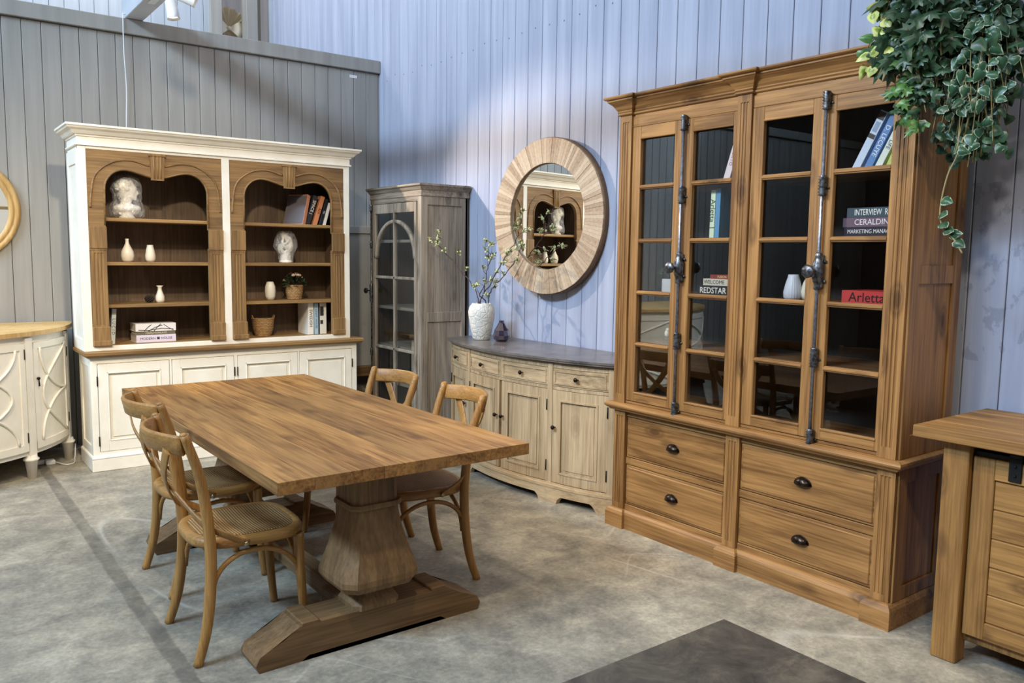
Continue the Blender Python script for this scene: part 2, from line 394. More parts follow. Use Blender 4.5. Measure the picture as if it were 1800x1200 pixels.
    def build(s, name, mat, parent=None, smooth=False, mods=None):
        o0 = parorg(parent)
        me = bpy.data.meshes.new(name); s.b.to_mesh(me); s.b.free()
        if o0.length: me.transform(Matrix.Translation(-o0))
        mats = mat if isinstance(mat, list) else [mat]
        for q in mats: me.materials.append(q)
        if smooth:
            for p in me.polygons: p.use_smooth = True
        o = bpy.data.objects.new(name, me); COL.objects.link(o)
        if parent: o.parent = parent
        ORG[o.name] = o0.copy(); return o
def tag(o, label, cat, group=None):
    o['label'] = label; o['category'] = cat
    if group: o['group'] = group
    return o
def thing(name, label, cat, loc=(0, 0, 0), group=None):
    o = bpy.data.objects.new(name, None); COL.objects.link(o); o.location = loc; o.empty_display_size = .1
    ORG[o.name] = Vector(loc); return tag(o, label, cat, group)
def struct(name, mb, mat, parent=None):
    o = mb.build(name, mat, parent)
    if not parent: o['kind'] = 'structure'
    return o
def copy_tree(o, parent=None):
    c = o.copy(); COL.objects.link(c)
    if parent: c.parent = parent
    for ch in o.children: copy_tree(ch, c)
    return c
def place(o, loc, rz=0, ry=0, rx=0): o.location = loc; o.rotation_euler = (rx, ry, rz); return o
def text_mesh(txt, size, mat, ext=.0005, bold=0.0, sx=1.0):
    """lettering mesh builder in local XZ plane facing -Y, centred; returns MB"""
    cu = bpy.data.curves.new('txt', 'FONT'); cu.body = txt; cu.size = size; cu.extrude = ext; cu.offset = bold
    cu.align_x = 'CENTER'; cu.align_y = 'CENTER'; cu.resolution_u = 3
    ob = bpy.data.objects.new('txt', cu); COL.objects.link(ob)
    dg = bpy.context.evaluated_depsgraph_get(); me = bpy.data.meshes.new_from_object(ob.evaluated_get(dg))
    bpy.data.objects.remove(ob); bpy.data.curves.remove(cu)
    q = MB(); q.b.from_mesh(me); bpy.data.meshes.remove(me)
    bmesh.ops.transform(q.b, matrix=mat @ Matrix.Rotation(pi/2, 4, 'X') @ Matrix.Diagonal((sx, 1, 1, 1)), verts=q.b.verts)
    return q
def smooth_path(pts, n=8):
    P = [Vector(p) for p in pts]; out = []
    for i in range(len(P)-1):
        p0 = P[max(i-1, 0)]; p1 = P[i]; p2 = P[i+1]; p3 = P[min(i+2, len(P)-1)]
        for k in range(n):
            t = k/n; out.append(.5*((2*p1)+(p2-p0)*t+(2*p0-5*p1+4*p2-p3)*t*t+(3*p1-p0-3*p2+p3)*t**3))
    out.append(P[-1]); return out

# ------------------------------------------------------------------ setting
WX, PY = 3.93, 7.45
q = MB(); q.box(-6, 8, -5, 14, -.1, 0); struct('floor', q, m['floor'])
q = MB()
q.box(WX+.02, WX+.14, -5, 10.32, 0, 6.4)
y = -5.0
while y < 10.3:
    w = .165; q.box(WX, WX+.03, y+.0022, min(y+w-.0022, 10.32), 0, 6.4, .003); y += w
struct('wall_right', q, m['blue'])
# partition with its cap rail
q = MB(); q.box(-6, WX, PY+.02, PY+.14, 0, 3.36); x = -6+.02
while x < WX-.01:
    q.box(x+.002, min(x+.132-.002, WX-.001), PY, PY+.03, 0, 3.345, .003); x += .132
struct('wall_left', q, m['grey'])
q = MB(); q.box(-6, WX-.002, PY-.03, PY+.16, 3.352, 3.47, .004); struct('trim_1', q, m['grey'])
# far wall of the hall with an opening onto the next display
q = MB(); YB = 10.2
for x0, x1, z0, z1 in ((-6, 3.164, 0, 6.4), (3.90, WX, 0, 6.4), (3.164, 3.90, 0, 3.4), (3.164, 3.90, 5.2, 6.4)):
    q.box(x0, x1, YB+.02, YB+.12, z0, z1)
x = -6+.03
while x < 3.16:
    q.box(x+.002, min(x+.146, 3.162)-.002, YB, YB+.03, 0, 6.4, .003); x += .146
struct('wall_back', q, m['greyblue'])
q = MB(); q.box(3.150, 3.285, YB-.05, YB+.14, 3.2, 6.2, .004); struct('trim_2', q, m['grey'])
q = MB(); q.box(3.585, 3.72, YB-.03, YB+.16, 3.2, 6.2, .004); struct('trim_3', q, m['grey'])
q = MB(); q.box(1.8, WX+1.2, 12.4, 12.5, 0, 6.4); struct('wall_far', q, m['blue'])
q = MB(); q.box(-6.1, -6, -5, 10.3, 0, 6.0); struct('wall_west', q, m['dim'])
q = MB()
for a, b, z0, z1 in ((-6, -.6, 0, 6), (2.6, WX, 0, 6), (-.6, 2.6, 0, .9), (-.6, 2.6, 3.9, 6)): q.box(a, b, -5.1, -5, z0, z1)
struct('wall_south', q, m['dim'])
q = MB()
for k in range(5): q.box(-.6+.78*k-.0, -.6+.78*k+.07, -5.09, -5.02, .9, 3.9, .004)
for z in (.9, 1.65, 2.40, 3.15, 3.84): q.box(-.6, 2.6, -5.085, -5.025, z, z+.06, .004)
w = struct('window_1', q, m['tan'])
q = MB(); q.box(-.6, 2.6, -5.06, -5.055, .9, 3.9); q.build('window_glass', m['glass'], w)
# small white sticker high on the partition, the cord down the boards
q = MB(); q.box(3.612, 3.690, PY-.004, PY-.0005, 3.276, 3.304); tag(q.build('paper_sticker', m['plastic']), 'small blank white paper sticker under the cap rail near the corner', 'sticker')

# ------------------------------------------------------------------ overhead beam and spotlights
t = thing('lighting_beam', 'grey boxed beam running overhead from the partition top', 'beam', (1.68, 4, 3.475))
q = MB(); q.box(1.62, 1.76, -4.9, PY+.10, 3.475, 3.64, .004); q.build('beam_body', paint('beam_paint', '#c3c6cc', .5), t)
q = MB(); q.box(1.655, 1.705, -1, 6.85, 3.462, 3.476); q.build('track', m['plastic'], t)
for yy in (-4.0, 0.5, 3.2):
    q = MB(); q.tube([(1.68, yy, 3.6), (1.68, yy, 6.0)], .008, 6); q.build('hanger_rod', m['rod'], t)
def spotlight(loc, aim, label):
    t = thing('track_spotlight', label, 'spotlight', loc, 'white spotlights on the overhead track')
    L = Vector(loc); d = (Vector(aim)-L).normalized(); c = L+Vector((0, 0, -.165))
    R = Matrix.Translation(c) @ d.to_track_quat('Z', 'Y').to_matrix().to_4x4()
    q = MB(); q.box(L.x-.02, L.x+.02, L.y-.06, L.y+.06, L.z-.022, L.z+.0, .004); q.build('adapter', m['plastic'], t)
    q = MB(); q.tube([L, c+Vector((0, 0, .04))], .008, 8); q.build('stem', m['plastic'], t)
    q = MB(); q.lathe([(.0, -.062), (.034, -.062), (.039, -.054), (.042, .06), (.044, .066), (.040, .066), (.036, .05), (.0, .046)], seg=28, mat=R); q.build('lamp_head', m['plastic'], t)
    q = MB(); q.lathe([(0, .047), (.034, .048), (.034, .050), (0, .050)], seg=24, mat=R)
    g = NT('lamp_lens'); g.base(C('#fff2d8')); g.b.inputs['Emission Color'].default_value = (1, .88, .7, 1); g.b.inputs['Emission Strength'].default_value = 3
    q.build('lens', g.m, t)
spotlight((1.68, 6.28, 3.462), (1.9, 6.0, 1.5), 'white spotlight on the track whose head points straight down')
spotlight((1.68, 5.93, 3.462), (3.9, 5.0, 2.6), 'tilted white spotlight on the track aimed toward the blue wall')
q = MB(); q.tube(smooth_path([(1.60, PY-.04, 3.50), (1.597, PY-.045, 3.2), (1.612, PY-.02, 2.9), (1.60, PY-.02, 2.5), (1.60, PY-.015, 1.5), (1.62, PY-.015, .3)]), .0045, 6)
q.tube([(1.60, PY-.04, 3.5), (1.66, PY-.0, 3.505)], .006, 6)
tag(q.build('power_cord', m['plastic']), 'thin white cord hanging down the grey boards above the bookcase', 'cord')

# things glimpsed through the opening
t = thing('paper_fan', 'cream pleated paper fan with a bow in the opening beyond the partition', 'decoration', (3.43, 10.43, 3.4))
q = MB(); n = 40; c = Vector((3.435, 10.42, 4.30)); tt = bmesh.new(); cv = tt.verts.new(c); ring = [tt.verts.new(c+Vector((cos(a)*.26, .03*(1 if i % 2 else -1), sin(a)*.26))) for i, a in enumerate([2*pi*k/n for k in range(n)])]
for i in range(n): tt.faces.new((cv, ring[i], ring[(i+1) % n]))
bmesh.ops.solidify(tt, geom=list(tt.faces), thickness=.004); q._merge(tt); q.build('pleats', m['cream'], t)
q = MB()
for sgn in (-1, 1):
    for k in range(7):
        a = radians(-35+11*k); q.strap([c+Vector((.0, -.05, 0)), c+Vector((sgn*.10*cos(a), -.08, .10*sin(a))), c+Vector((sgn*.16*cos(a), -.06, .16*sin(a)))], [.012, .03, .034], .002, (0, 1, 0))
q.ball(c+Vector((0, -.06, 0)), .025); q.build('bow', m['cream'], t)
q = MB(); q.box(3.37, 3.50, 10.40, 10.46, 3.4, 4.08, .005); q.build('stand', m['paper'], t)
q = MB(); q.box(3.74, 3.86, 10.45, 10.8, 3.4, 4.75, .004); tag(q.build('display_panel', m['grey']), 'grey upright display panel in the opening beyond the partition', 'panel')
q = MB(); q.box(3.30, 3.62, 11.8, 12.2, 3.4, 4.25, .006); tag(q.build('brown_box', m['tbase']['X']), 'brown box behind the pleated paper fan', 'box')
q = MB(); q.box(3.0, 4.6, 10.35, 12.3, 3.3, 3.4); struct('floor_upper', q, m['dim'])

# ------------------------------------------------------------------ white arched bookcase
t = thing('white_bookcase', 'tall white bookcase with two wooden arched bays above white cupboards', 'bookcase', (2.13, 6.68, 0))
x0, x1, yf, yb = 1.085, 3.205, 6.449, 6.90
q = MB(); q.box(x0, x1, yf, yb, 0, .095, .004, seg=2); q.mould([(0, .095), (0, .10), (-.004, .108), (-.014, .114), (-.022, .116)], [(x0, yb), (x0, yf), (x1, yf), (x1, yb)]); q.build('plinth', m['white'], t)
q = MB()
q.box(x0+.022, x0+.042, yf+.022, yb, .09, .83); q.box(x1-.042, x1-.022, yf+.022, yb, .09, .83); q.box(x0+.022, x1-.022, yb-.02, yb, .09, .83)
q.box(x0+.022, x1-.022, yf+.03, yb, .09, .11)
for a, b in ((x0+.022, 1.141), (1.638, 1.654), (2.125, 2.152), (2.651, 2.666), (3.139, x1-.022)): q.box(a, b, yf+.021, yf+.05, .11, .83, .0015)
q.box(x0+.0225, x1-.0225, yf+.0215, yf+.049, .1105, .14, .0015); q.box(x0+.0225, x1-.0225, yf+.0215, yf+.049, .785, .829, .0015)
# side frame panel
for a, b, c_, d_ in ((yf+.022, yf+.09, .11, .83), (yb-.07, yb, .11, .83), (yf+.09, yb-.07, .11, .18), (yf+.09, yb-.07, .76, .83)):
    q.box(x0+.012, x0+.024, a, b, c_, d_, .002)
q.build('base_cabinet', m['white'], t)
q = MB(); q.mould([(0, .83), (.008, .833), (.018, .842), (.026, .85), (.026, .868), (.02, .875), (0, .875)], [(x0, yb), (x0, yf), (x1, yf), (x1, yb)]); q.box(x0, x1, yf, yb, .83, .875); q.build('counter', m['inner_shelf'], t)
def white_door(a, b, hinge):
    q = MB(); z0, z1 = .142, .782; w = .062
    q.box(a+.002, a+w, yf+.018, yf+.04, z0, z1, .002); q.box(b-w, b-.002, yf+.018, yf+.04, z0, z1, .002)
    q.box(a+w, b-w, yf+.018, yf+.04, z0, z0+.075, .002); q.box(a+w, b-w, yf+.018, yf+.04, z1-w, z1, .002)
    q.box(a+w, b-w, yf+.032, yf+.04, z0+.07, z1-.06)
    q.mould([(0, 0), (-.004, .006), (-.008, .006), (-.013, 0)], [(a+w, 0), (b-w, 0)]) if False else None
    q.box(a+w+.03, b-w-.03, yf+.024, yf+.034, z0+.10, z1-.092, .006)
    q.box(a+w, b-w, yf+.014, yf+.024, z0+.073, z0+.083, .003); q.box(a+w, b-w, yf+.014, yf+.024, z1-w-.01, z1-w, .003)
    q.box(a+w, a+w+.01, yf+.014, yf+.024, z0+.075, z1-w, .003); q.box(b-w-.01, b-w, yf+.014, yf+.024, z0+.075, z1-w, .003)
    d = q.build('cupboard_door', m['white'], t)
    hx = a-.004 if hinge < 0 else b+.004
    for zz in (.22, .66):
        q = MB(); q.lathe([(0, -.035), (.0045, -.035), (.0045, .035), (0, .035)], (hx, yf+.016, zz), 10); q.build('hinge', m['black'], d)
for a, b, h in ((1.143, 1.636, -1), (1.656, 2.123, 1), (2.154, 2.649, -1), (2.668, 3.137, 1)): white_door(a, b, h)
# upper case
ux0, ux1, uf, ub = 1.045, 3.135, 6.49, 6.885
ux0 = 1.075
q = MB()
q.box(ux0, ux0+.05, uf+.01, ub, .875, 2.34); q.box(ux1-.04, ux1, uf+.01, ub, .875, 2.34)
q.box(ux0+.05, ux1-.04, uf+.011, ub-.001, 2.311, 2.339); q.box(2.085, 2.115, uf+.02, ub-.02, .875, 2.31)
q.box(ux0, 1.127, uf, uf+.025, .875, 2.34, .002); q.box(2.068, 2.126, uf-.0006, uf+.024, .90, 2.315, .002); q.box(3.085, ux1, uf, uf+.025, .875, 2.34, .002)
q.box(1.127, 3.085, uf, uf+.025, .875, .91, .002); q.box(1.127, 3.085, uf, uf+.025, 2.305, 2.34, .002)
# side panel frame
q.box(ux0-.008, ux0, uf+.0, uf+.06, .875, 2.3, .002); q.box(ux0-.008, ux0, ub-.06, ub, .875, 2.3, .002); q.box(ux0-.008, ux0, uf+.06, ub-.06, 2.2, 2.3, .002); q.box(ux0-.008, ux0, uf+.06, ub-.06, .875, .96, .002)
q.build('upper_case', m['white'], t)
q = MB(); q.box(ux0+.05, ux1-.04, ub-.015, ub, .875, 2.32); q.build('back_panel', m['inner'], t)
q = MB()
for a in (ux0+.05, 2.068): q.box(a, a+.018 if a < 2 else 2.085, uf+.03, ub-.015, .90, 2.31)
q.box(2.115, 2.13, uf+.03, ub-.015, .90, 2.31); q.box(ux1-.055, ux1-.04, uf+.03, ub-.015, .90, 2.31)
q.box(ux0+.05, ux1-.04, uf+.03, ub-.015, 2.29, 2.31)
q.build('side_lining', m['inner'], t)
q = MB(); prof = [(0, 2.325), (.014, 2.327), (.014, 2.337), (.004, 2.341), (.004, 2.385), (.014, 2.389), (.014, 2.399), (.03, 2.404), (.046, 2.425), (.066, 2.437), (.072, 2.448), (.080, 2.452), (.080, 2.466), (-.1, 2.466)]
q.mould(prof, [(ux0, ub), (ux0, uf), (ux1, uf), (ux1, ub)]); q.box(ux0+.0, ux1, uf, ub, 2.34, 2.462); q.build('cornice', m['white'], t)
def arch_bay(a, b):
    """a,b inner faces of the white frame"""
    w = .112; ya, yb_ = uf+.004, uf+.030; mid = (a+b)/2; ia, ib = a+w, b-w; hw = (ib-ia)/2
    fr = MB()
    # arch board as columns between the opening curve and the head
    def zi(x):
        s = abs(x-mid)/hw      # 0 centre .. 1 edge
        e = .045*(0.5-0.5*cos(pi*min(1, s/.62)))+2.125      # rises away from the key
        if s > .60:
            k = (s-.60)/.40; e = e-.145*(1-math.sqrt(max(0, 1-k*k)))
        return e
    xs = [ia+(ib-ia)*(.5-.5*cos(pi*k/48)) for k in range(49)]
    for u, v in zip(xs, xs[1:]):
        fr.prism([(u, zi(u)), (v, zi(v)), (v, 2.306), (u, 2.306)], ya, yb_, 'Y')
    fr.box(a, ia, ya, yb_, 1.76, 2.306); fr.box(ib, b, ya, yb_, 1.76, 2.306)
    fr.build('arch_board', m['arch']['X'], t)
    q = MB()
    pts = [(x, ya-.002, zi(x)+.006) for x in xs]; pts = [(ia-.004, ya-.002, 1.78)]+pts+[(ib+.004, ya-.002, 1.78)]; q.tube(pts, .0065, 6)
    def outer(sgn):
        P = [(mid+sgn*.055, 2.215), (mid+sgn*(hw*.5), 2.245), (mid+sgn*(hw*.85), 2.222), (mid+sgn*(hw+.055), 2.13), (mid+sgn*(hw+.088), 1.99), (mid+sgn*(hw+.095), 1.90)]
        return smooth_path([(x, ya-.002, z) for x, z in P], 8)
    for sg in (-1, 1): q.tube(outer(sg), .0075, 6)
    q.build('arch_moulding', m['arch']['X'], t)
    q = MB(); q.prism([(mid-.052, 2.297), (mid+.052, 2.297), (mid+.044, 2.112), (mid-.044, 2.112)], ya-.018, ya, 'Y')
    for k in range(3): q.tube([(mid-.026+.026*k, ya-.018, 2.285), (mid-.022+.022*k, ya-.018, 2.125)], .006, 6)
    q.box(mid-.06, mid+.06, ya-.024, ya, 2.284, 2.304, .003); q.build('keystone', m['arch']['Z'], t)
    for u, v in ((a, ia), (ib, b)):
        q = MB(); q.fluted(u+.004, v-.002, ya+.005, .012, 1.045, 1.60, 'Y', 3, .02, .005); q.box(u, v, ya+.004, yb_, .91, 1.62)
        q.box(u-.0, v+.004*(1 if u == a else 0), ya-.016, ya+.005, 1.61, 1.765, .003); q.box(u, v, ya-.010, ya+.005, 1.598, 1.612)
        q.box(u, v+.006*(1 if u == a else 0), ya-.018, ya+.005, .945, 1.05, .003); q.box(u, v+.012*(1 if u == a else 0), ya-.026, ya+.005, .912, .95, .003)
        q.build('pilaster', m['arch']['Z'], t)
    for zt in (1.832, 1.514, 1.206):
        q = MB(); q.box(a+.002, b-.002, uf+.034, ub-.02, zt-.025, zt, .003); q.build('shelf', m['inner_shelf'], t)
    q = MB(); q.box(a, b, uf+.03, ub-.015, .885, .91); q.build('bottom_board', m['inner_shelf'], t)
arch_bay(1.127, 2.068); arch_bay(2.126, 3.085)

# ------------------------------------------------------------------ books
def book(L, T, D, cover, loc, rz=0, tilt=0, lying=False, label='', group=None, text=None, tcol='#ffffff', tsize=.02, tpos=0.0, extra=None, tsx=1.0):
    """local frame: spine faces -Y. upright: thickness X, length Z; lying: length X, thickness Z. tilt leans about Y."""
    t = thing('book', label, 'book', (0, 0, 0), group)
    cv = cm(cover); bt = .0025
    def bx(q, l0, l1, t0, t1, d0, d1, bev=0):
        if lying: q.box(l0, l1, d0, d1, t0, t1, bev)
        else: q.box(t0, t1, d0, d1, l0, l1, bev)
    q = MB(); bx(q, 0, L, 0, T, 0, .004, .0012); bx(q, 0, L, 0, bt, .003, D); bx(q, 0, L, T-bt, T, .003, D); q.build('cover', cv, t)
    q = MB(); bx(q, .003, L-.003, bt, T-bt, .004, D-.004); q.build('pages', m['paper'], t)
    if text:
        if lying: Mx = Matrix.Translation((L/2+tpos, -.0006, T/2))
        else: Mx = Matrix.Translation((T/2, -.0006, L/2+tpos)) @ Matrix.Rotation(pi/2, 4, 'Y')
        text_mesh(text, tsize, Mx, sx=tsx).build('lettering', cm(tcol), t)
    if extra: extra(t)
    return place(t, loc, rz, tilt)
def spine_band(z0, z1, T, col, lying=False, L=None):
    def f(t):
        q = MB()
        if lying: q.box(z0, z1, -.0008, .0004, .001, T-.001)
        else: q.box(.0005, T-.0005, -.0008, .0004, z0, z1)
        q.build('spine_patch', cm(col), t)
    return f
SH = {1: 1.832, 2: 1.514, 3: 1.206, 4: .910}
# left bay
book(.262, .030, .19, '#dfe3da', (1.262, 6.60, SH[4]), 0, radians(4), label='tall pale green-white book leaning alone at the left end of the bottom shelf', text='L U C I D', tcol='#3a3f3a', tsize=.03)
t_ = (1.445, 6.60)
book(.285, .055, .20, '#d9cfe0', (t_[0]-.005, 6.60, SH[4]), lying=True, label='lavender-white book lying at the bottom of the three-book stack', text='MODERN ■ HOUSE', tcol='#3c3048', tsize=.026)
book(.280, .028, .19, '#6b6452', (t_[0]-.002, 6.605, SH[4]+.055), lying=True, label='thin olive book in the middle of the three-book stack', text='MARILYN PALACE', tcol='#d8cfae', tsize=.019)
def branches(t):
    q = MB()
    for P in ([(.06, .004), (.085, .03), (.11, .05)], [(.09, .002), (.14, .03), (.19, .044)], [(.02, .012), (.10, .008), (.18, .02), (.27, .012)], [(.20, .05), (.24, .02), (.27, .004)], [(.13, .002), (.15, .028), (.18, .054)]):
        q.tube([(x, -.0008, z) for x, z in P], .0022, 5)
    q.build('branch_print', cm('#151515'), t)
book(.290, .058, .19, '#e6e2df', (t_[0]-.008, 6.60, SH[4]+.083), lying=True, label='white book printed with black branches on top of the stack', extra=branches)
# right bay
RB = [(2.775, .26, .030, '#6d6f74', 'grey and copper book with its cover showing, first of the leaning row', None), ]
def leaning(x, L, T, col, ang, label, text=None, tcol='#ffffff', ts=.03, y=6.60, z=None, ex=None, tpos=0.0):
    return book(L, T, .20, col, (x, y, (SH[1] if z is None else z)+T*sin(radians(ang))*0.0+.0005), 0, radians(ang), label=label, text=text, tcol=tcol, tsize=ts, extra=ex, tpos=tpos)
def cover_art(t):
    q = MB(); q.box(-.0006, .0004, .004, .199, .006, .254); q.build('cover_print', cm('#6a6468'), t)
b = book(.262, .036, .20, '#c98a6c', (2.742, 6.550, SH[1]), radians(30), radians(17), label='copper book with a grey cover, leftmost of the leaning row under the arch', extra=cover_art)
leaning(2.785, .262, .040, '#26292f', 18, 'black book with SPACE on its spine leaning in the upper right bay', 'SPACE |', '#e8e4de', .036, tpos=.03)
leaning(2.852, .258, .036, '#c98257', 18, 'orange book leaning between the two black books', 'AIX', '#5a2d1b', .034)
leaning(2.907, .235, .026, '#1b1b20', 17, 'narrow black book leaning right of the orange book', 'TEA', '#dddddd', .016)
leaning(2.944, .20, .024, '#e7ded8', 16, 'white-spined book at the right end of the leaning row')
book(.275, .048, .22, '#eee9df', (2.795, 6.585, SH[4]), 0, 0, label='tall white book with black letters beside the pale blue book', text='SWEDISH', tcol='#26211f', tsize=.036)
book(.262, .036, .20, '#a9c3d4', (2.852, 6.59, SH[4]), 0, 0, label='pale blue book between two tall white books', text='LIGHT HOUSE', tcol='#2f5872', tsize=.026)
def photos(t):
    q = MB(); q.box(.004, .036, -.0008, .0004, .155, .235); q.box(.006, .030, -.0008, .0004, .085, .118); q.build('photo_print', cm('#2c2a28'), t)
    q = MB(); q.box(-.0006, .0004, .0, .19, .0, .26); q.build('dark_side', cm('#23272c'), t)
book(.264, .062, .20, '#e3dfd0', (2.900, 6.59, SH[4]), 0, 0, label='white book with small dark photographs on its spine at the right end', text='HOME', tcol='#33302c', tsize=.02, tpos=.06, extra=photos)

# ------------------------------------------------------------------ vases and ornaments on the white bookcase
def vase(name, prof, loc, mat, label, cat='vase', seg=32, mod=None, group=None):
    q = MB(); o = parorg(None); q.lathe(prof, seg=seg, mod=mod); ob = q.build(name, mat); ob.location = loc; tag(ob, label, cat, group); return ob
vase('bottle_vase', [(.001, .001), (.030, .0), (.040, .012), (.046, .045), (.042, .078), (.026, .11), (.014, .135), (.011, .16), (.013, .172), (.010, .172), (.008, .150), (.001, .12)], (1.412, 6.66, SH[2]), m['cream'], 'cream long-necked bottle vase on the second shelf of the left bay')
vase('oval_vase', [(.001, .001), (.026, 0), (.036, .02), (.037, .05), (.030, .09), (.022, .122), (.022, .128), (.018, .128), (.018, .11), (.001, .06)], (1.572, 6.66, SH[2]), m['cream'], 'cream tapered vase right of the long-necked bottle vase')
vase('flared_vase', [(.001, .001), (.027, 0), (.033, .02), (.032, .048), (.020, .08), (.014, .10), (.016, .118), (.026, .129), (.023, .129), (.012, .115), (.001, .10)], (1.632, 6.66, SH[3]), m['cream'], 'small white vase with a flared lip on the third shelf')
vase('egg_vase', [(.001, .001), (.030, 0), (.040, .03), (.044, .075), (.040, .115), (.027, .148), (.022, .152), (.018, .150), (.001, .12)], (2.498, 6.66, SH[3]), m['cream'], 'tall cream egg-shaped vase left of the potted flowers')
q = MB(); random.seed(3)
for k in range(60):
    z = k/60; a = k*2.4; r = .028*math.sqrt(max(.05, 1-(2*z-1)**2)); q.ball((r*cos(a), r*sin(a), .03+.05*z-.025), .009, 1, (1, 1, .5))
q.ball((0, 0, .03), .022, 2); o = q.build('pine_cone', plain('dark_cone', '#2f221b', .8)); place(o, (1.555, 6.66, SH[3])); tag(o, 'dark brown pine cone beside the small flared vase', 'ornament')

def remesh(o, vs, sm=3):
    r = o.modifiers.new('remesh', 'REMESH'); r.mode = 'VOXEL'; r.voxel_size = vs; r.use_smooth_shade = True
    s = o.modifiers.new('smooth', 'SMOOTH'); s.iterations = sm; s.factor = .6
# bust in wrapping
t = thing('wrapped_bust', 'white classical head bust wrapped in clear plastic on the top left shelf', 'sculpture', (0, 0, 0))
q = MB(); random.seed(5)
q.lathe([(.0, 0), (.055, 0), (.058, .012), (.04, .022), (.036, .04)], seg=24)
q.ball((0, 0, .075), .085, 3, (1.15, .75, .42)); q.ball((0, .01, .06), .07, 2, (1.3, .8, .5))
q.tube([(-.012, .008, .07), (-.006, .004, .115), (.004, 0, .16)], [.046, .037, .036], 16)
q.ball((.005, -.002, .205), .066, 3, (.98, .82, 1.18)); q.ball((.038, -.004, .165), .03, 2, (1.0, .85, .9))
q.tube([(.060, -.004, .212), (.074, -.004, .196), (.079, -.004, .186), (.066, -.004, .182)], [.008, .009, .010, .008], 8)
q.ball((.062, -.004, .170), .010, 2, (1, 1.4, .5)); q.ball((.062, -.004, .161), .010, 2, (.9, 1.4, .6)); q.ball((.056, -.004, .148), .013, 2)
q.ball((.058, -.024, .214), .009, 2); q.ball((.058, .018, .214), .009, 2); q.ball((.060, -.004, .228), .018, 2, (.6, 2.0, .5))
q.ball((-.004, -.052, .20), .014, 2, (.7, .5, 1.2)); q.ball((-.004, .048, .20), .014, 2, (.7, .5, 1.2))
for k in range(110):
    a = random.uniform(0, 2*pi); e = random.uniform(-.25, 1.5); v = Vector((cos(a)*cos(e), sin(a)*cos(e), sin(e)))
    if v.x > .55 and v.z < .62: continue
    q.ball((-.008+v.x*.066, -.002+v.y*.058, .218+v.z*.070), random.uniform(.012, .019), 1)
o = q.build('bust', m['plaster'], t); remesh(o, .0055, 2)
def bag(prof, seed, amp=.012, seg=48):
    q = MB(); t_ = bmesh.new(); rings = []
    P = []
    for (r0, z0), (r1, z1) in zip(prof, prof[1:]):
        for k in range(4): P.append((r0+(r1-r0)*k/4, z0+(z1-z0)*k/4))
    P.append(prof[-1])
    for r, z in P:
        ring = []
        for i in range(seg):
            a = 2*pi*i/seg; nv = noise.noise(Vector((cos(a)*2.2+seed, sin(a)*2.2, z*11)))+.6*noise.noise(Vector((cos(a)*6+seed, sin(a)*6, z*26)))
            rr = r+amp*nv*min(1, r/.05); ring.append(t_.verts.new((rr*cos(a), rr*sin(a)*.78, z)))
        rings.append(ring)
    for a, b in zip(rings, rings[1:]):
        for i in range(seg): f = t_.faces.new((a[i], a[(i+1) % seg], b[(i+1) % seg], b[i])); f.smooth = True
    t_.faces.new(rings[-1]); t_.faces.new(rings[0][::-1]); q._merge(t_); return q
bag([(.085, .002), (.115, .02), (.118, .07), (.10, .13), (.10, .2), (.098, .26), (.085, .30), (.04, .318)], 1).build('plastic_wrap', m['wrap'], t)
place(t, (1.415, 6.64, SH[1]), radians(-12))
# second wrapped figure: plain seated abstract form on a drum
t = thing('wrapped_figurine', 'white abstract seated figurine wrapped in clear plastic in the right bay', 'sculpture', (0, 0, 0))
q = MB(); q.lathe([(0, 0), (.052, 0), (.055, .01), (.046, .02), (.040, .09), (.034, .1), (0, .1)], seg=20)
q.tube(smooth_path([(.02, 0, .10), (.035, 0, .15), (.02, 0, .20), (-.008, 0, .225)]), [.034]*9+[.03]*8+[.022]*8, 12)
q.tube(smooth_path([(.02, -.015, .115), (-.03, -.02, .14), (-.045, -.02, .12), (-.03, -.02, .08)]), .015, 10); q.tube(smooth_path([(.02, .015, .115), (-.03, .02, .145), (-.048, .02, .12), (-.034, .02, .08)]), .015, 10)
q.tube(smooth_path([(.02, -.03, .195), (-.005, -.035, .165), (-.032, -.02, .155), (-.022, -.008, .205)]), .010, 8); q.ball((-.022, 0, .235), .025, 2, (1, .85, 1.15))
o = q.build('figure', m['plaster'], t); remesh(o, .005, 2)
bag([(.055, .004), (.058, .03), (.07, .08), (.098, .13), (.095, .19), (.075, .24), (.05, .262)], 9, .014).build('plastic_wrap', m['wrap'], t)
place(t, (2.635, 6.66, SH[2]), 0)

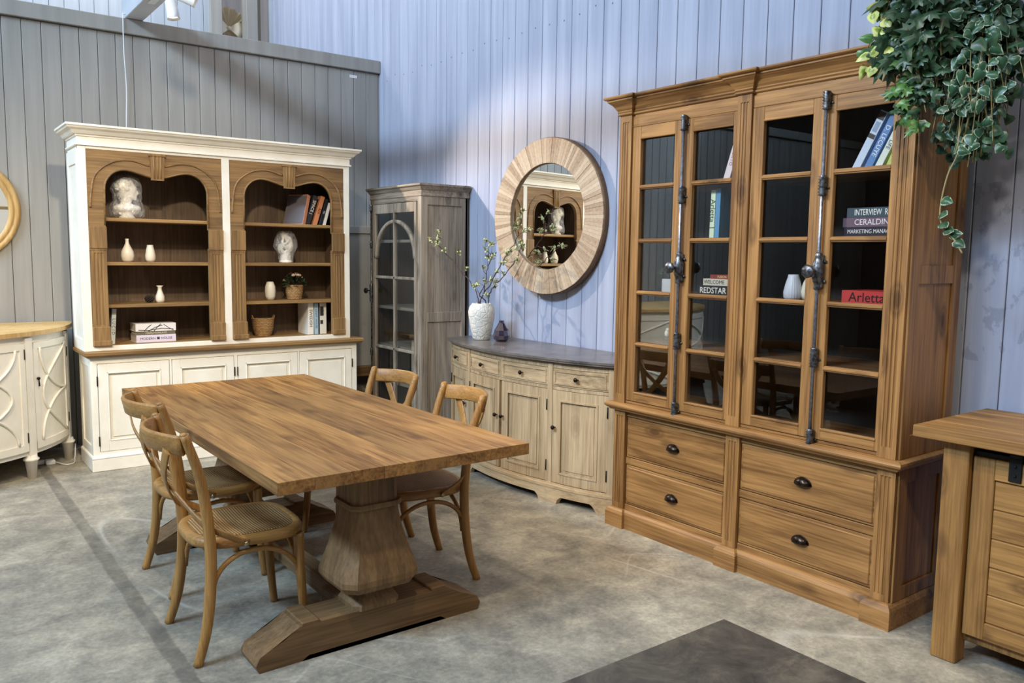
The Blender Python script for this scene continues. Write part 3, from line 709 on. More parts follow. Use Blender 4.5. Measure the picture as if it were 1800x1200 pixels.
def basket(prof, rows, label, loc, cat='basket'):
    t = thing('woven_basket', label, cat, (0, 0, 0)); q = MB()
    import bisect
    z1 = prof[-1][1]
    def R(z):
        for (ra, za), (rb, zb) in zip(prof, prof[1:]):
            if za <= z <= zb: return ra+(rb-ra)*(z-za)/(zb-za)
        return prof[-1][0]
    seg = 72; t_ = bmesh.new(); rings = []
    N = rows*4
    for j in range(N+1):
        z = z1*j/N; row = j/4
        rr0 = R(z); ring = []
        for i in range(seg):
            a = 2*pi*i/seg; r = rr0+.0035*abs(sin(pi*row))+.0022*sin(a*18+(pi if int(row) % 2 else 0))
            ring.append(t_.verts.new((r*cos(a), r*sin(a), z)))
        rings.append(ring)
    for z, dr in ((z1, -.008), (.012, -.008)):
        rings.append([t_.verts.new(((R(z)+dr)*cos(2*pi*i/seg), (R(z)+dr)*sin(2*pi*i/seg), z)) for i in range(seg)])
    for a, b in zip(rings, rings[1:]):
        for i in range(seg): f = t_.faces.new((a[i], a[(i+1) % seg], b[(i+1) % seg], b[i])); f.smooth = True
    t_.faces.new(rings[-1]); t_.faces.new(rings[0][::-1]); q._merge(t_); q.build('woven_body', m['straw'], t)
    q = MB(); q.tube([(R(z1)*cos(2*pi*i/32), R(z1)*sin(2*pi*i/32), z1) for i in range(33)], .0055, 8); q.build('rim', m['straw'], t)
    t.location = loc; return t
b = basket([(.060, 0), (.078, .06), (.086, .145)], 11, 'empty woven straw basket on the bottom shelf of the right bay', (2.435, 6.67, SH[4]))
q = MB()
for sg in (-1, 1):
    q.tube(smooth_path([(sg*.086, -.018, .14), (sg*.092, -.012, .168), (sg*.092, .012, .168), (sg*.086, .018, .14)]), .005, 6)
q.build('handle', m['straw'], b)
t = basket([(.055, 0), (.066, .06), (.070, .115)], 9, 'potted flowers in a woven basket beside the egg-shaped vase', (2.71, 6.67, SH[3]), 'plant')
t.name = 'potted_flowers'; random.seed(11)
q = MB(); q.lathe([(0, .09), (.062, .095), (.062, .10), (0, .1)], seg=20)
def add_leaf(bm, c, d, up, L, Wd, kind='oval', lay=None):
    d = d.normalized(); s = d.cross(up)
    if s.length < 1e-4: s = d.cross(Vector((1, 0, 0)))
    s.normalize(); nn = s.cross(d)
    if kind == 'lobed': pts = [(0, 0), (-.42, .05), (-.5, .32), (-.25, .38), (-.34, .72), (-.12, .66), (0, 1.0), (.12, .66), (.34, .72), (.25, .38), (.5, .32), (.42, .05)]
    elif kind == 'heart': pts = [(0, .06), (-.3, 0), (-.48, .2), (-.42, .5), (-.2, .82), (0, 1.05), (.2, .82), (.42, .5), (.48, .2), (.3, 0)]
    else: pts = [(0, 0), (-.36, .25), (-.42, .5), (-.26, .8), (0, 1), (.26, .8), (.42, .5), (.36, .25)]
    cv = bm.verts.new(c+d*L*.42+nn*L*.06)
    vs = [bm.verts.new(c+s*x*Wd+d*y*L+nn*(-.28*abs(x)*Wd - .12*y*y*L)) for x, y in pts]
    mid = [bm.verts.new(cv.co.lerp(v.co, .5)+nn*L*.02) for v in vs]
    n = len(vs)
    for i in range(n):
        j = (i+1) % n
        bm.faces.new((cv, mid[i], mid[j])); bm.faces.new((mid[i], vs[i], vs[j], mid[j]))
    if lay:
        cv[lay] = 0; 
        for v in mid: v[lay] = .45
        for v in vs: v[lay] = 1.0
def foliage(items, name, mat, parent):
    q = MB(); lay = q.b.verts.layers.float.new('edge')
    for (c, d, up, L, Wd, kind) in items: add_leaf(q.b, Vector(c), Vector(d), Vector(up), L, Wd, kind, lay)
    for f in q.b.faces: f.smooth = True
    return q.build(name, mat, parent)
def rv(s=1.0): return Vector((random.gauss(0, s), random.gauss(0, s), random.gauss(0, s)))
items = []
P0 = Vector((0, 0, 0))
for k in range(150):
    a = random.uniform(0, 2*pi); e = random.uniform(.05, 1.4); d = Vector((cos(a)*cos(e), sin(a)*cos(e), sin(e)))
    c = Vector((0, 0, .11))+Vector((d.x*.085, d.y*.085, d.z*.085)); items.append((c, d+rv(.4), (0, 0, 1), random.uniform(.022, .038), .022, 'oval'))
fo = foliage(items, 'foliage', m['darkleaf'], None); fo.parent = t
q = MB()
for k in range(14):
    a = random.uniform(0, 2*pi); e = random.uniform(.5, 1.5); d = Vector((cos(a)*cos(e), sin(a)*cos(e), sin(e)))
    c = Vector((0, 0, .10))+Vector((d.x*.095, d.y*.095, d.z*.115)); q.ball(c, .019, 1, (1, 1, .6)); q.ball(c+Vector((0, 0, .007)), .012, 1)
fl = q.build('blossoms', plain('pale_blossom', '#d9b9a4', .7), None); fl.parent = t

# ------------------------------------------------------------------ half-round white sideboard at left
t = thing('half_round_sideboard', 'half-round white sideboard with an oak top and looping fretwork doors', 'sideboard', (-.1, 7.2, 0))
CX, CY = -.1, 7.40
def ell(th, off=0.0): return (CX+(1.2+off)*cos(th), CY-(1.225+off)*sin(th))
def ellnorm(th):
    x, y = cos(th)*1.225, -sin(th)*1.2; l = math.hypot(x, y); return (x/l, y/l)
def ecurve(q, th0, th1, o0, o1, z0, z1, n=16):
    t_ = bmesh.new(); rows = []
    for k in range(n+1):
        th = th0+(th1-th0)*k/n; nx, ny = ellnorm(th); bx, by = ell(th)
        rows.append([t_.verts.new((bx+nx*o, by+ny*o, z)) for o, z in ((o0, z0), (o1, z0), (o1, z1), (o0, z1))])
    for a, b in zip(rows, rows[1:]):
        for i in range(4): t_.faces.new((a[i], a[(i+1) % 4], b[(i+1) % 4], b[i]))
    t_.faces.new(rows[0][::-1]); t_.faces.new(rows[-1]); bmesh.ops.recalc_face_normals(t_, faces=t_.faces); q._merge(t_); return q
poly = [ell(.04+(pi-.08)*k/48, .02) for k in range(49)]
q = MB(); q.prism(poly, 1.005, 1.035, 'Z'); q.build('top', m['tan'], t)
poly = [ell(.05+(pi-.1)*k/48, -.03) for k in range(49)]
q = MB(); q.prism(poly, .17, .20, 'Z'); q.prism(poly, .98, 1.006, 'Z'); q.box(CX-1.15, CX+1.15, CY-.05, CY-.03, .17, 1.0)
TH = [radians(v) for v in (3, 20, 46.5, 90, 133.5, 160, 177)]
ecurve(q, .06, pi-.06, -.03, -.016, .17, .24, 48); ecurve(q, .06, pi-.06, -.03, -.016, .92, 1.006, 48); ecurve(q, .06, pi-.06, -.045, -.03, .2, .98, 48)
q.build('carcass', m['white'], t)
legs = [radians(19.5), radians(46.5), radians(133.5), radians(160.5)]
for th in legs:
    x, y = ell(th, -.02); q = MB()
    q.lathe([(0, 0), (.026, 0), (.04, .125), (.048, .13), (.052, .137), (.05, .145), (.04, .15), (.038, .17), (0, .17)], (x, y, 0), 8)
    ecurve(q, th-.026, th+.026, -.03, .004, .165, .99, 2); q.build('leg', m['white'], t)
def fret_door(th0, th1, knob, mir=False):
    q = MB(); z0, z1 = .205, .955; zz0, zz1 = z0+.05, z1-.04; fw = .045
    ecurve(q, th0, th1, -.016, -.004, z0, z1, 16)
    for a, b in ((th0, th0+.035), (th1-.035, th1)): ecurve(q, a, b, -.006, .004, z0, z1, 3)
    ecurve(q, th0, th1, -.006, .004, z0, z0+.05, 16); ecurve(q, th0, th1, -.006, .004, z1-.045, z1, 16)
    d = q.build('cupboard_door', m['white'], t)
    q = MB()
    def pt(u, v):
        th = th0+.035+(th1-th0-.07)*u; nx, ny = ellnorm(th); x, y = ell(th); return (x+nx*.003, y+ny*.003, zz0+(zz1-zz0)*v)
    A = [(1-.90*sin(pi*k/20), k/20) for k in range(21)]
    B1 = [(1-.95*cos(pi/2*k/16), 1-.5*sin(pi/2*k/16)) for k in range(17)]
    for P in (A, B1, [(u, 1-v) for u, v in B1]): q.tube([pt(u if mir else 1-u, v) for u, v in P], .009, 6)
    q.build('fretwork', m['white'], d)
    if knob:
        th = th1-.018; nx, ny = ellnorm(th); x, y = ell(th)
        q = MB(); q.ball((x+nx*.016, y+ny*.016, .70), .012, 2); q.tube([(x+nx*.018, y+ny*.018, .69), (x+nx*.02, y+ny*.02, .645)], [.004, .006], 6); q.tube([(x, y, .70), (x+nx*.012, y+ny*.012, .70)], .005, 6); q.build('pull', m['bronze'], d)
    for th, z in ((th0+.004, .84), (th0+.004, .34)) if knob else ((th0+.004, .88), (th0+.004, .30)):
        nx, ny = ellnorm(th); x, y = ell(th); q = MB(); q.tube([(x+nx*.006, y+ny*.006, z-.035), (x+nx*.006, y+ny*.006, z+.035)], .004, 6); q.build('hinge', m['black'], d)
fret_door(radians(21.5), radians(44.5), True); fret_door(radians(48.5), radians(89), False, True); fret_door(radians(91), radians(131.5), False); fret_door(radians(135.5), radians(158.5), False, True)
q = MB(); q.box(.84, .905, 6.86, 6.925, 0, .035, .006); q.box(.74, .84, 6.90, 6.95, 0, .03, .006); o = q.build('plug_block', m['plastic']); tag(o, 'white plug adapter on the floor under the half-round sideboard', 'power strip')
q = MB(); q.tube(smooth_path([(.905, 6.89, .015), (.96, 6.80, .006), (1.02, 6.82, .006), (1.045, 6.93, .02), (1.07, 7.05, .10), (1.08, 7.2, .02), (1.2, 7.4, .005)]), .004, 6)
tag(q.build('floor_cord', m['plastic']), 'white cord curving along the floor from the plug block to the bookcase back', 'cord')
# round tan mirror on the partition
t = thing('round_oak_mirror', 'round mirror in a plain pale oak frame on the grey partition', 'mirror', (.42, PY, 1.9))
q = MB(); c = (.425, PY-.002, 1.897)
q.lathe([(.315, .0), (.315, .022), (.322, .03), (.35, .034), (.352, .028), (.358, .028), (.362, .036), (.392, .030), (.396, .02), (.396, 0)], c, 64, '-Y', ring=True); q.build('frame', m['tan'], t)
q = MB(); q.prism([(c[0]+.318*cos(2*pi*k/72), c[2]+.318*sin(2*pi*k/72)) for k in range(72)], c[1]-.014, c[1]-.008, 'Y'); q.build('mirror_glass', m['mirror'], t)

# ------------------------------------------------------------------ pale grey panel cupboard behind
t = thing('pale_grey_cupboard', 'plain pale grey cupboard in the corner between the bookcase and grey display cabinet', 'cupboard', (3.64, 7.35, 0))
q = MB(); q.box(3.36, 3.90, 7.30, 7.44, .50, 1.85, .004); q.box(3.36, 3.90, 7.285, 7.30, 1.79, 1.86, .003)
q.box(3.36, 3.42, 7.285, 7.30, .5, 1.8, .002); q.build('panel_front', paint('pale_grey_paint', '#a9a8a4', .5), t)
q = MB(); q.box(3.36, 3.90, 7.27, 7.44, .40, .50, .004); q.box(3.37, 3.41, 7.3, 7.44, 0, .42); q.box(3.86, 3.90, 7.3, 7.44, 0, .42); q.build('base_frame', m['tbase']['X'], t)
q = MB(); q.lathe([(0, 0), (.075, 0), (.088, .14), (.092, .28), (.08, .28), (0, .05)], (3.58, 7.10, 0), 20); q.tube([(3.50, 7.1, .25), (3.54, 7.08, .34), (3.6, 7.06, .30)], .006, 6); tag(q.build('small_brown_basket', m['straw']), 'brown basket on the floor in the corner under the pale grey cupboard', 'basket')

# ------------------------------------------------------------------ weathered grey display cabinet
t = thing('grey_display_cabinet', 'tall weathered grey cabinet with an arched glazed door', 'cabinet', (3.68, 6.28, 0))
G = m['grcab']; gx, gb, g0, g1 = 3.455, 3.905, 5.835, 6.72
q = MB()
q.box(gx, gb, g1-.03, g1, .05, 2.07); q.box(gb-.02, gb, g0, g1, .05, 2.07)
q.box(gx, gb, g0+.01, g0+.03, .05, 2.07)
for a, b in ((gx, gx+.06), (gb-.06, gb)): q.box(a, b, g0, g0+.02, .05, 2.07, .002)
for a, b in ((2.0, 2.07), (1.04, 1.12), (.05, .16)): q.box(gx+.06, gb-.06, g0, g0+.02, a, b, .002)
for a, b in ((g0+.0007, g0+.06), (g1-.06, g1-.0007)): q.box(gx-.002, gx+.025, a, b, .0505, 2.0695, .002)
q.build('case', G['Z'], t)
q = MB(); q.box(gx-.002, gx+.025, g0+.06, g1-.06, 2.03, 2.07, .002); q.box(gx-.002, gx+.025, g0+.06, g1-.06, .05, .16, .002); q.box(gx, gb, g0+.02, g1-.02, 2.04, 2.07); q.box(gx, gb, g0, g1, .0, .05); q.build('rails', G['Y'], t)
q = MB(); q.mould([(0, 2.07), (.006, 2.072), (.006, 2.085), (.003, 2.09), (.003, 2.115), (.012, 2.125), (.022, 2.145), (.034, 2.155), (.034, 2.17), (-.05, 2.17)], [(gb+.012, g0), (gx, g0), (gx, g1), (gb+.012, g1)][::-1]); q.box(gx, gb, g0, g1, 2.07, 2.165); q.build('cornice', G['Y'], t)
q = MB(); q.mould([(0, 0), (.018, 0), (.018, .08), (.01, .095), (0, .1)], [(gb, g0), (gx, g0), (gx, g1), (gb, g1)][::-1]); q.build('plinth', G['Y'], t)
q = MB(); q.box(gb-.026, gb-.02, g0+.03, g1-.03, .05, 2.04); q.box(gx+.03, gb-.02, g0+.03, g0+.034, .05, 2.04); q.box(gx+.03, gb-.02, g1-.034, g1-.03, .05, 2.04); q.build('inside_lining', m['inner'], t)
for zt in (1.72, 1.14, .80, .48):
    q = MB(); q.box(gx+.04, gb-.02, g0+.03, g1-.03, zt-.025, zt, .002); q.build('shelf', G['Y'], t)
d = MB(); dx0, dx1 = gx-.014, gx+.012; a, b = g0+.062, g1-.062
d.box(dx0, dx1, a, a+.035, .165, 2.025, .003); d.box(dx0, dx1, b-.045, b, .165, 2.025, .003); d.box(dx0, dx1, a+.035, b-.045, 1.945, 2.025, .003); d.box(dx0, dx1, a+.035, b-.045, .165, .26, .003)
ym = (a+b)/2-.005; d.box(dx0-.002, dx1, ym-.012, ym+.012, .26, 1.95, .004)
for z in (1.395, .78): d.box(dx0-.002, dx1, a+.035, b-.045, z-.012, z+.012, .004)
hw = (b-.045-a-.035)/2; yc = (a+.035+b-.045)/2
P = [(gx-.002, yc+hw*cos(th), 1.56+.315*sin(th)) for th in [pi*k/28 for k in range(29)]]
d.strap([p for p in P], .03, .028, [(1, 0, 0)]*29)
dr = d.build('glazed_door', G['Z'], t)
q = MB(); q.box(gx-.002, gx+.001, a+.03, b-.04, .25, 1.96); q.build('glass', m['glass'], dr)
q = MB(); yb_ = b+.022
q.tube([(gx-.018, yb_, .17), (gx-.018, yb_, 2.03)], .007, 8)
for z in (2.0, 1.68, .72, .22): q.lathe([(.010, -.03), (.014, -.028), (.010, -.015), (.015, 0), (.010, .015), (.014, .028), (.010, .03)], (gx-.018, yb_, z), 10)
q.lathe([(.012, -.08), (.018, -.06), (.014, -.03), (.02, 0), (.014, .03), (.018, .06), (.012, .08)], (gx-.018, yb_, 1.25), 10); q.build('bolt', m['pewter'], dr)
q = MB(); q.lathe([(.004, 0), (.006, .03), (.024, .035), (.026, .045), (.018, .055), (0, .057)], (gx-.03, yb_, 1.27), 16, '-X'); q.build('knob', m['black'], dr)
for k, (yy, lab) in enumerate(((5.985, 'small white cup inside the grey cabinet, nearest the right door stile'), (6.07, 'small white cup inside the grey cabinet, left of its twin'))):
    o = vase('cup', [(.001, .001), (.024, 0), (.028, .01), (.036, .068), (.033, .068), (.026, .012), (.001, .008)], (3.62, yy, .80), m['cream'], lab, 'cup', 20)
vase('black_vase', [(.001, .001), (.03, 0), (.05, .04), (.055, .09), (.04, .15), (.022, .19), (.03, .22), (.025, .22), (.001, .18)], (3.64, 6.03, 1.395-.255), m['smoke'], 'black glossy vase inside the grey cabinet behind its door', 'vase', 24)

# ------------------------------------------------------------------ bow-front buffet
t = thing('bow_front_buffet', 'bow-front washed pine buffet with a dark grey top against the blue wall', 'sideboard', (3.65, 4.53, 0))
B = m['buffet']; BC = 4.53
def fx(y, off=0.0):
    d = y-BC; a = abs(d); w = .97
    x = 3.325+.20*(d/.95)**2
    if a > .47: x -= .012*sin(pi*min(1, (a-.47)/(w-.47)))
    else: x -= .006*cos(pi*.5*a/.47)
    return x-off
def bcurve(q, y0, y1, o0, o1, z0, z1, n=None, bot=None):
    n = n or max(2, int(abs(y1-y0)/.03)); t_ = bmesh.new(); rows = []
    for k in range(n+1):
        y = y0+(y1-y0)*k/n; zb = bot(y) if bot else z0
        rows.append([t_.verts.new((fx(y, o), y, z)) for o, z in ((o0, zb), (o1, zb), (o1, z1), (o0, z1))])
    for a, b in zip(rows, rows[1:]):
        for i in range(4): t_.faces.new((a[i], a[(i+1) % 4], b[(i+1) % 4], b[i]))
    t_.faces.new(rows[0][::-1]); t_.faces.new(rows[-1]); bmesh.ops.recalc_face_normals(t_, faces=t_.faces); q._merge(t_); return q
by0, by1 = BC-.93, BC+.93
def outline(off, e):
    ys = [by0-e+(by1-by0+2*e)*k/60 for k in range(61)]; return [(fx(y, off), y) for y in ys]+[(3.915, by1+e), (3.915, by0-e)]
q = MB(); q.prism(outline(.040, .03), .937, .951, 'Z'); q.prism(outline(.034, .025), .925, .937, 'Z'); q.prism(outline(.018, .012), .915, .925, 'Z'); q.build('top', m['stone'], t)
q = MB(); q.prism(outline(-.03, 0), .11, .13, 'Z'); q.prism(outline(-.03, 0), .89, .916, 'Z')
q.box(fx(by0)+.02, 3.91, by0, by0+.02, .0, .91); q.box(fx(by1)+.02, 3.91, by1-.02, by1, .0, .91)
bcurve(q, by0, by1, -.04, -.02, .13, .89)
for yy in (by0, BC-.49, BC+.45, by1-.04): bcurve(q, yy, yy+.04, -.03, .006, .12, .916, 3)
bcurve(q, by0, by1, -.03, .001, .885, .916); bcurve(q, by0, by1, -.03, .001, .745, .765)
bcurve(q, BC-.012, BC+.012, -.03, .001, .75, .9, 2)
q.build('carcass', B['Z'], t)
def apron(y):
    for lo, hi in ((by0+.10, BC-.55), (BC-.40, BC+.40), (BC+.55, by1-.10)):
        if lo < y < hi:
            e = min(y-lo, hi-y); return min(.048, .0+.045*math.sqrt(min(1, e/.035))+ .003)
    return 0.0
q = MB(); bcurve(q, by0-.01, by1+.01, -.015, .018, 0, .105, 220, apron); bcurve(q, by0-.01, by1+.01, -.015, .012, .105, .13); bcurve(q, by0-.01, by1+.01, -.015, .022, .10, .118)
q.box(fx(by0)-.0, 3.91, by0-.012, by0+.006, 0.0, .12, .002); q.box(fx(by1)-.0, 3.91, by1-.006, by1+.012, 0, .12, .002); q.build('plinth', B['Y'], t)
def cur_frame(q, y0, y1, z0, z1, w, o0, o1):
    bcurve(q, y0, y1, o0, o1, z0, z0+w); bcurve(q, y0, y1, o0, o1, z1-w, z1); bcurve(q, y0, y0+w, o0, o1, z0+w, z1-w, 2); bcurve(q, y1-w, y1, o0, o1, z0+w, z1-w, 2)
def knob(parent, y, z, name='knob'):
    q = MB(); q.lathe([(.004, 0), (.005, .012), (.013, .018), (.015, .026), (.010, .032), (0, .034)], (fx(y, .006), y, z), 14, '-X'); q.build(name, m['bronze'], parent)
secs = [(by0+.042, BC-.492), (BC-.448, BC-.014), (BC+.014, BC+.448), (BC+.492, by1-.042)]
for (a, b) in secs:
    q = MB(); bcurve(q, a, b, -.02, .003, .768, .882); cur_frame(q, a+.012, b-.012, .78, .872, .012, .003, .008); dd = q.build('drawer', B['Y'], t); knob(dd, (a+b)/2, .826)
for i, (a, b) in enumerate(secs):
    q = MB(); bcurve(q, a, b, -.02, -.006, .135, .742); cur_frame(q, a, b, .135, .742, .062, -.006, .004)
    cur_frame(q, a+.060, b-.060, .195, .682, .012, .002, .009); bcurve(q, a+.09, b-.09, -.006, -.001, .225, .652)
    dd = q.build('cupboard_door', B['Z'], t)
    ky = {0: b-.028, 1: b-.022, 2: a+.022, 3: a+.028}[i]; knob(dd, ky, .50)
    hy = {0: a, 1: a, 2: b, 3: b}[i]
    for z in (.24, .64):
        q = MB(); q.tube([(fx(hy, .008), hy, z-.035), (fx(hy, .008), hy, z+.035)], .0045, 8); q.build('hinge', m['black'], dd)

# vases on the buffet
t = thing('white_vase', 'large white embossed vase holding flowering twigs on the buffet', 'vase', (3.61, 5.19, .951))
q = MB(); c = (3.61, 5.19, .951)
q.lathe([(.001, .001), (.062, 0), (.068, .008), (.085, .09), (.100, .17), (.104, .215), (.096, .25), (.078, .272), (.074, .28), (.070, .28), (.068, .268), (.001, .05)], c, 40); q.build('body', m['emboss'], t)
tb = thing('flowering_twigs', 'dark flowering twigs with pale green buds standing in the white vase', 'flowers', (3.61, 5.19, .96))
random.seed(21)
def onX(px, py, X):
    d = Fv+Rv*((px-900)/FPX)+Uv*((600-py)/FPX); return Vector((0, 0, 1.6))+d*(X/d.x)
base = Vector((3.61, 5.19, 1.0)); mouth = Vector((3.61, 5.19, 1.225))
q = MB(); tips = []
BR = [[(3.60, 5.30, 1.36), (3.55, 5.47, 1.52), (3.50, 5.63, 1.66), (3.47, 5.72, 1.72)],
      [(3.66, 5.13, 1.40), (3.70, 5.02, 1.58), (3.71, 4.90, 1.70), (3.70, 4.84, 1.80), (3.72, 4.86, 1.88)],
      [(3.64, 5.11, 1.34), (3.68, 4.98, 1.46), (3.68, 4.84, 1.58), (3.64, 4.74, 1.68)],
      [(3.62, 5.16, 1.36), (3.66, 5.19, 1.50), (3.66, 5.14, 1.58), (3.64, 5.18, 1.64)],
      [(3.55, 5.13, 1.30), (3.52, 5.02, 1.38), (3.50, 4.93, 1.42)]]
for k, P in enumerate(BR):
    pts = smooth_path([base, mouth+Vector((random.uniform(-.03, .03), random.uniform(-.04, .04), 0))]+[Vector(p) for p in P], 5)
    pts = [p+rv(.004) for p in pts]; n = len(pts); q.tube(pts, [.0045*(1-.7*i/n)+.0008 for i in range(n)], 6)
    for i in range(n//2, n, 2):
        side = rv(1).normalized()*random.uniform(.03, .085)+Vector((0, 0, .03)); e = pts[i]+side
        if e.x > 3.9: e.x = 3.88
        q.tube([pts[i], pts[i]+side*.5+rv(.006), e], [.0022, .0016, .001], 5); tips.append((e, side.normalized()))
    tips.append((pts[-1], (pts[-1]-pts[-3]).normalized()))
q.build('branches', m['twig'], tb)
q = MB(); items = []
for e, d in tips:
    for k in range(4):
        p = e+rv(.009); q.ball(p, random.uniform(.005, .009), 1, (1, 1, 1.3))
    for k in range(7): items.append((e+rv(.005), d+rv(.6), (0, 0, 1), random.uniform(.024, .042), .016, 'oval'))
q.build('buds', m['bud'], tb); foliage(items, 'small_leaves', m['budleaf'], tb)
q = MB(); q.lathe([(.001, .001), (.038, 0), (.058, .018), (.064, .045), (.054, .085), (.036, .115), (.022, .14), (.019, .155), (.022, .158), (.017, .158), (.001, .12)], (3.665, 5.005, .951), 10)
for f in q.b.faces: f.smooth = False
tag(q.build('teardrop_vase', m['smoke']), 'dark purple faceted teardrop vase beside the large white vase', 'vase')

# ------------------------------------------------------------------ round mosaic mirror
MC = Vector((3.865, 4.70, 1.883))
t = thing('round_mosaic_mirror', 'large round mirror in a frame of radiating wood strips on the blue wall', 'mirror', (0, 0, 0))
q = MB(); N = 120; t_ = bmesh.new(); random.seed(2)
lay = t_.verts.layers.float.new('edge')
for k in range(N):
    a0 = 2*pi*k/N+.001; a1 = 2*pi*(k+1)/N-.001; dz = random.uniform(-.0015, .0015); tone = random.random()
    vs = []
    for x in (0, -.012+dz):
        for r, a in ((.385, a0), (.562, a0), (.562, a1), (.385, a1)): v = t_.verts.new((x, r*cos(a), r*sin(a))); v[lay] = tone; vs.append(v)
    for f in ((4, 5, 6, 7), (0, 1, 5, 4), (1, 2, 6, 5), (2, 3, 7, 6), (3, 0, 4, 7)): t_.faces.new([vs[i] for i in f])
bmesh.ops.recalc_face_normals(t_, faces=t_.faces)
me = bpy.data.meshes.new('tmp'); t_.to_mesh(me); t_.free(); q.b.verts.layers.float.new('edge'); q.b.from_mesh(me)
def m_strips():
    T = NT('mosaic_wood_strips'); a = T.n('ShaderNodeAttribute', attribute_name='edge').outputs['Fac']; n = T.noise(T.mapping(T.obj(), (1, 18, 18)), 3, 5, .6, .6)
    f = T.math('ADD', T.math('MULTIPLY', a, .45), T.math('MULTIPLY', n, .6)); T.base(T.ramp(f, [(.2, C('#94785c')), (.5, C('#c0a486')), (.85, C('#d8c0a2'))])); T.set(Roughness=.6); T.bump(n, .2, .004); return T.m
q.build('strip_frame', m_strips(), t)
q = MB(); q.lathe([(.556, -.0), (.566, 0), (.568, -.005), (.568, -.055), (.556, -.055)], (0, 0, 0), 96, '-X', ring=True); q.lathe([(.386, .0), (.386, -.03), (.556, -.03), (.556, -.055), (.38, -.055), (.38, 0)], (0, 0, 0), 96, '-X', ring=True); q.build('frame_rim', wood('mirror_rim', '#8d6c49', '#5a4029', 'Z', .6, .2), t)
q = MB(); q.prism([(.386*cos(2*pi*k/96), .386*sin(2*pi*k/96)) for k in range(96)], .010, .016, 'X'); q.build('mirror_glass', m['mirror'], t)
place(t, (MC.x-.028, MC.y, MC.z), radians(5.2))
q = MB(); q.box(3.86, WX+.002, MC.y-.05, MC.y+.05, MC.z-.05, MC.z+.3, .004); tag(q.build('hanging_cleat', m['black']), 'black hanging cleat behind the mosaic mirror', 'bracket') if False else q.b.free()

# ------------------------------------------------------------------ big pine display cabinet
t = thing('pine_display_cabinet', 'large knotty pine cabinet with four glazed doors over four drawers', 'cabinet', (3.62, 2.63, 0))
K = m['oak']; cy0, cy1, cf, cb = 1.765, 3.49, 3.40, 3.84
PIL = [(cy0, cy0+.085), (2.584, 2.668), (cy1-.09, cy1)]
def jog(off, e=0.0, f=cf, back=cb):
    """front path with three break-front pilasters (travel so that out = -X)"""
    P = [(back, cy0-e), (f-off, cy0-e), (f-off, PIL[0][1]+e), (f, PIL[0][1]+e), (f, PIL[1][0]-e), (f-off, PIL[1][0]-e), (f-off, PIL[1][1]+e), (f, PIL[1][1]+e), (f, PIL[2][0]-e), (f-off, PIL[2][0]-e), (f-off, cy1+e), (back, cy1+e)]
    return P[::-1]
q = MB(); lf = cf+.012
q.mould([(-.05, 0), (.024, 0), (.024, .085), (.018, .098), (.008, .108), (0, .112), (-.05, .112)], jog(.020, .002, lf-.004)); q.box(lf, cb, cy0, cy1, .0, .11); q.build('plinth', K['Y'], t)
q = MB()
q.box(lf, cb, cy0, cy0+.02, .1, .70); q.box(lf, cb, cy1-.02, cy1, .1, .70); q.box(cb-.02, cb, cy0, cy1, .1, .70); q.box(lf+.01, cb, 2.61, 2.64, .1, .7)
for a, b in ((lf, lf+.07), (cb-.07, cb)): q.box(a, b, cy0-.010, cy0, .11, .70, .002)
for a, b in ((.11, .17), (.64, .70)): q.box(lf+.07, cb-.07, cy0-.010, cy0, a, b, .002)
q.build('lower_body', K['Z'], t)
q = MB()
for (a, b) in ((PIL[0][1], PIL[1][0]), (PIL[1][1], PIL[2][0])):
    for z0, z1 in ((.11, .142), (.384, .424), (.668, .70)): q.box(lf, lf+.03, a, b, z0, z1, .002)
q.build('lower_rails', K['Y'], t)
for (a, b) in PIL:
    q = MB(); q.fluted(a, b, lf+.02, .036, .112, .70, 'X', 3, .03, .006); q.build('pilaster', K['Z'], t)
for (a, b) in ((PIL[0][1]+.004, PIL[1][0]-.004), (PIL[1][1]+.004, PIL[2][0]-.004)):
    for z0, z1, hz in ((.146, .380, .262), (.428, .664, .546)):
        q = MB(); q.box(lf+.002, lf+.022, a, b, z0, z1, .002); q.box(lf-.004, lf+.004, a+.012, b-.012, z0+.012, z1-.012, .004)
        q.box(lf+.02, cb-.05, a+.02, b-.02, z0+.02, z1-.02)
        dd = q.build('drawer', K['Y'], t)
        yc = (a+b)/2; q = MB(); t_ = bmesh.new(); rows = []
        for i in range(9):
            u = -1+2*i/8; row = []
            for j in range(7):
                v = j/6*pi*.5; rr = math.sqrt(max(0.0, 1-u*u)); row.append(t_.verts.new((lf-.004-.026*rr*sin(v), yc+.044*u, hz-.012+.034*rr*cos(v))))
            rows.append(row)
        for r0, r1 in zip(rows, rows[1:]):
            for j in range(6): f = t_.faces.new((r0[j], r0[j+1], r1[j+1], r1[j])); f.smooth = True
        bmesh.ops.remove_doubles(t_, verts=t_.verts, dist=1e-5); bmesh.ops.solidify(t_, geom=list(t_.faces), thickness=.0022); q._merge(t_)
        q.tube([(lf-.005, yc+.046*cos(pi*k/12), hz-.012+.036*sin(pi*k/12)) for k in range(13)], .0028, 6); q.build('cup_handle', m['bronze'], dd)
q = MB(); q.mould([(-.03, .700), (.0, .700), (.012, .704), (.016, .712), (.024, .716), (.034, .724), (.037, .733), (.034, .742), (.020, .749), (-.05, .75)], [(cb, cy1+.006), (cf-.014, cy1+.006), (cf-.014, cy0-.006), (cb, cy0-.006)]); q.box(cf-.01, cb, cy0, cy1, .70, .749); q.build('waist_moulding', K['Y'], t)
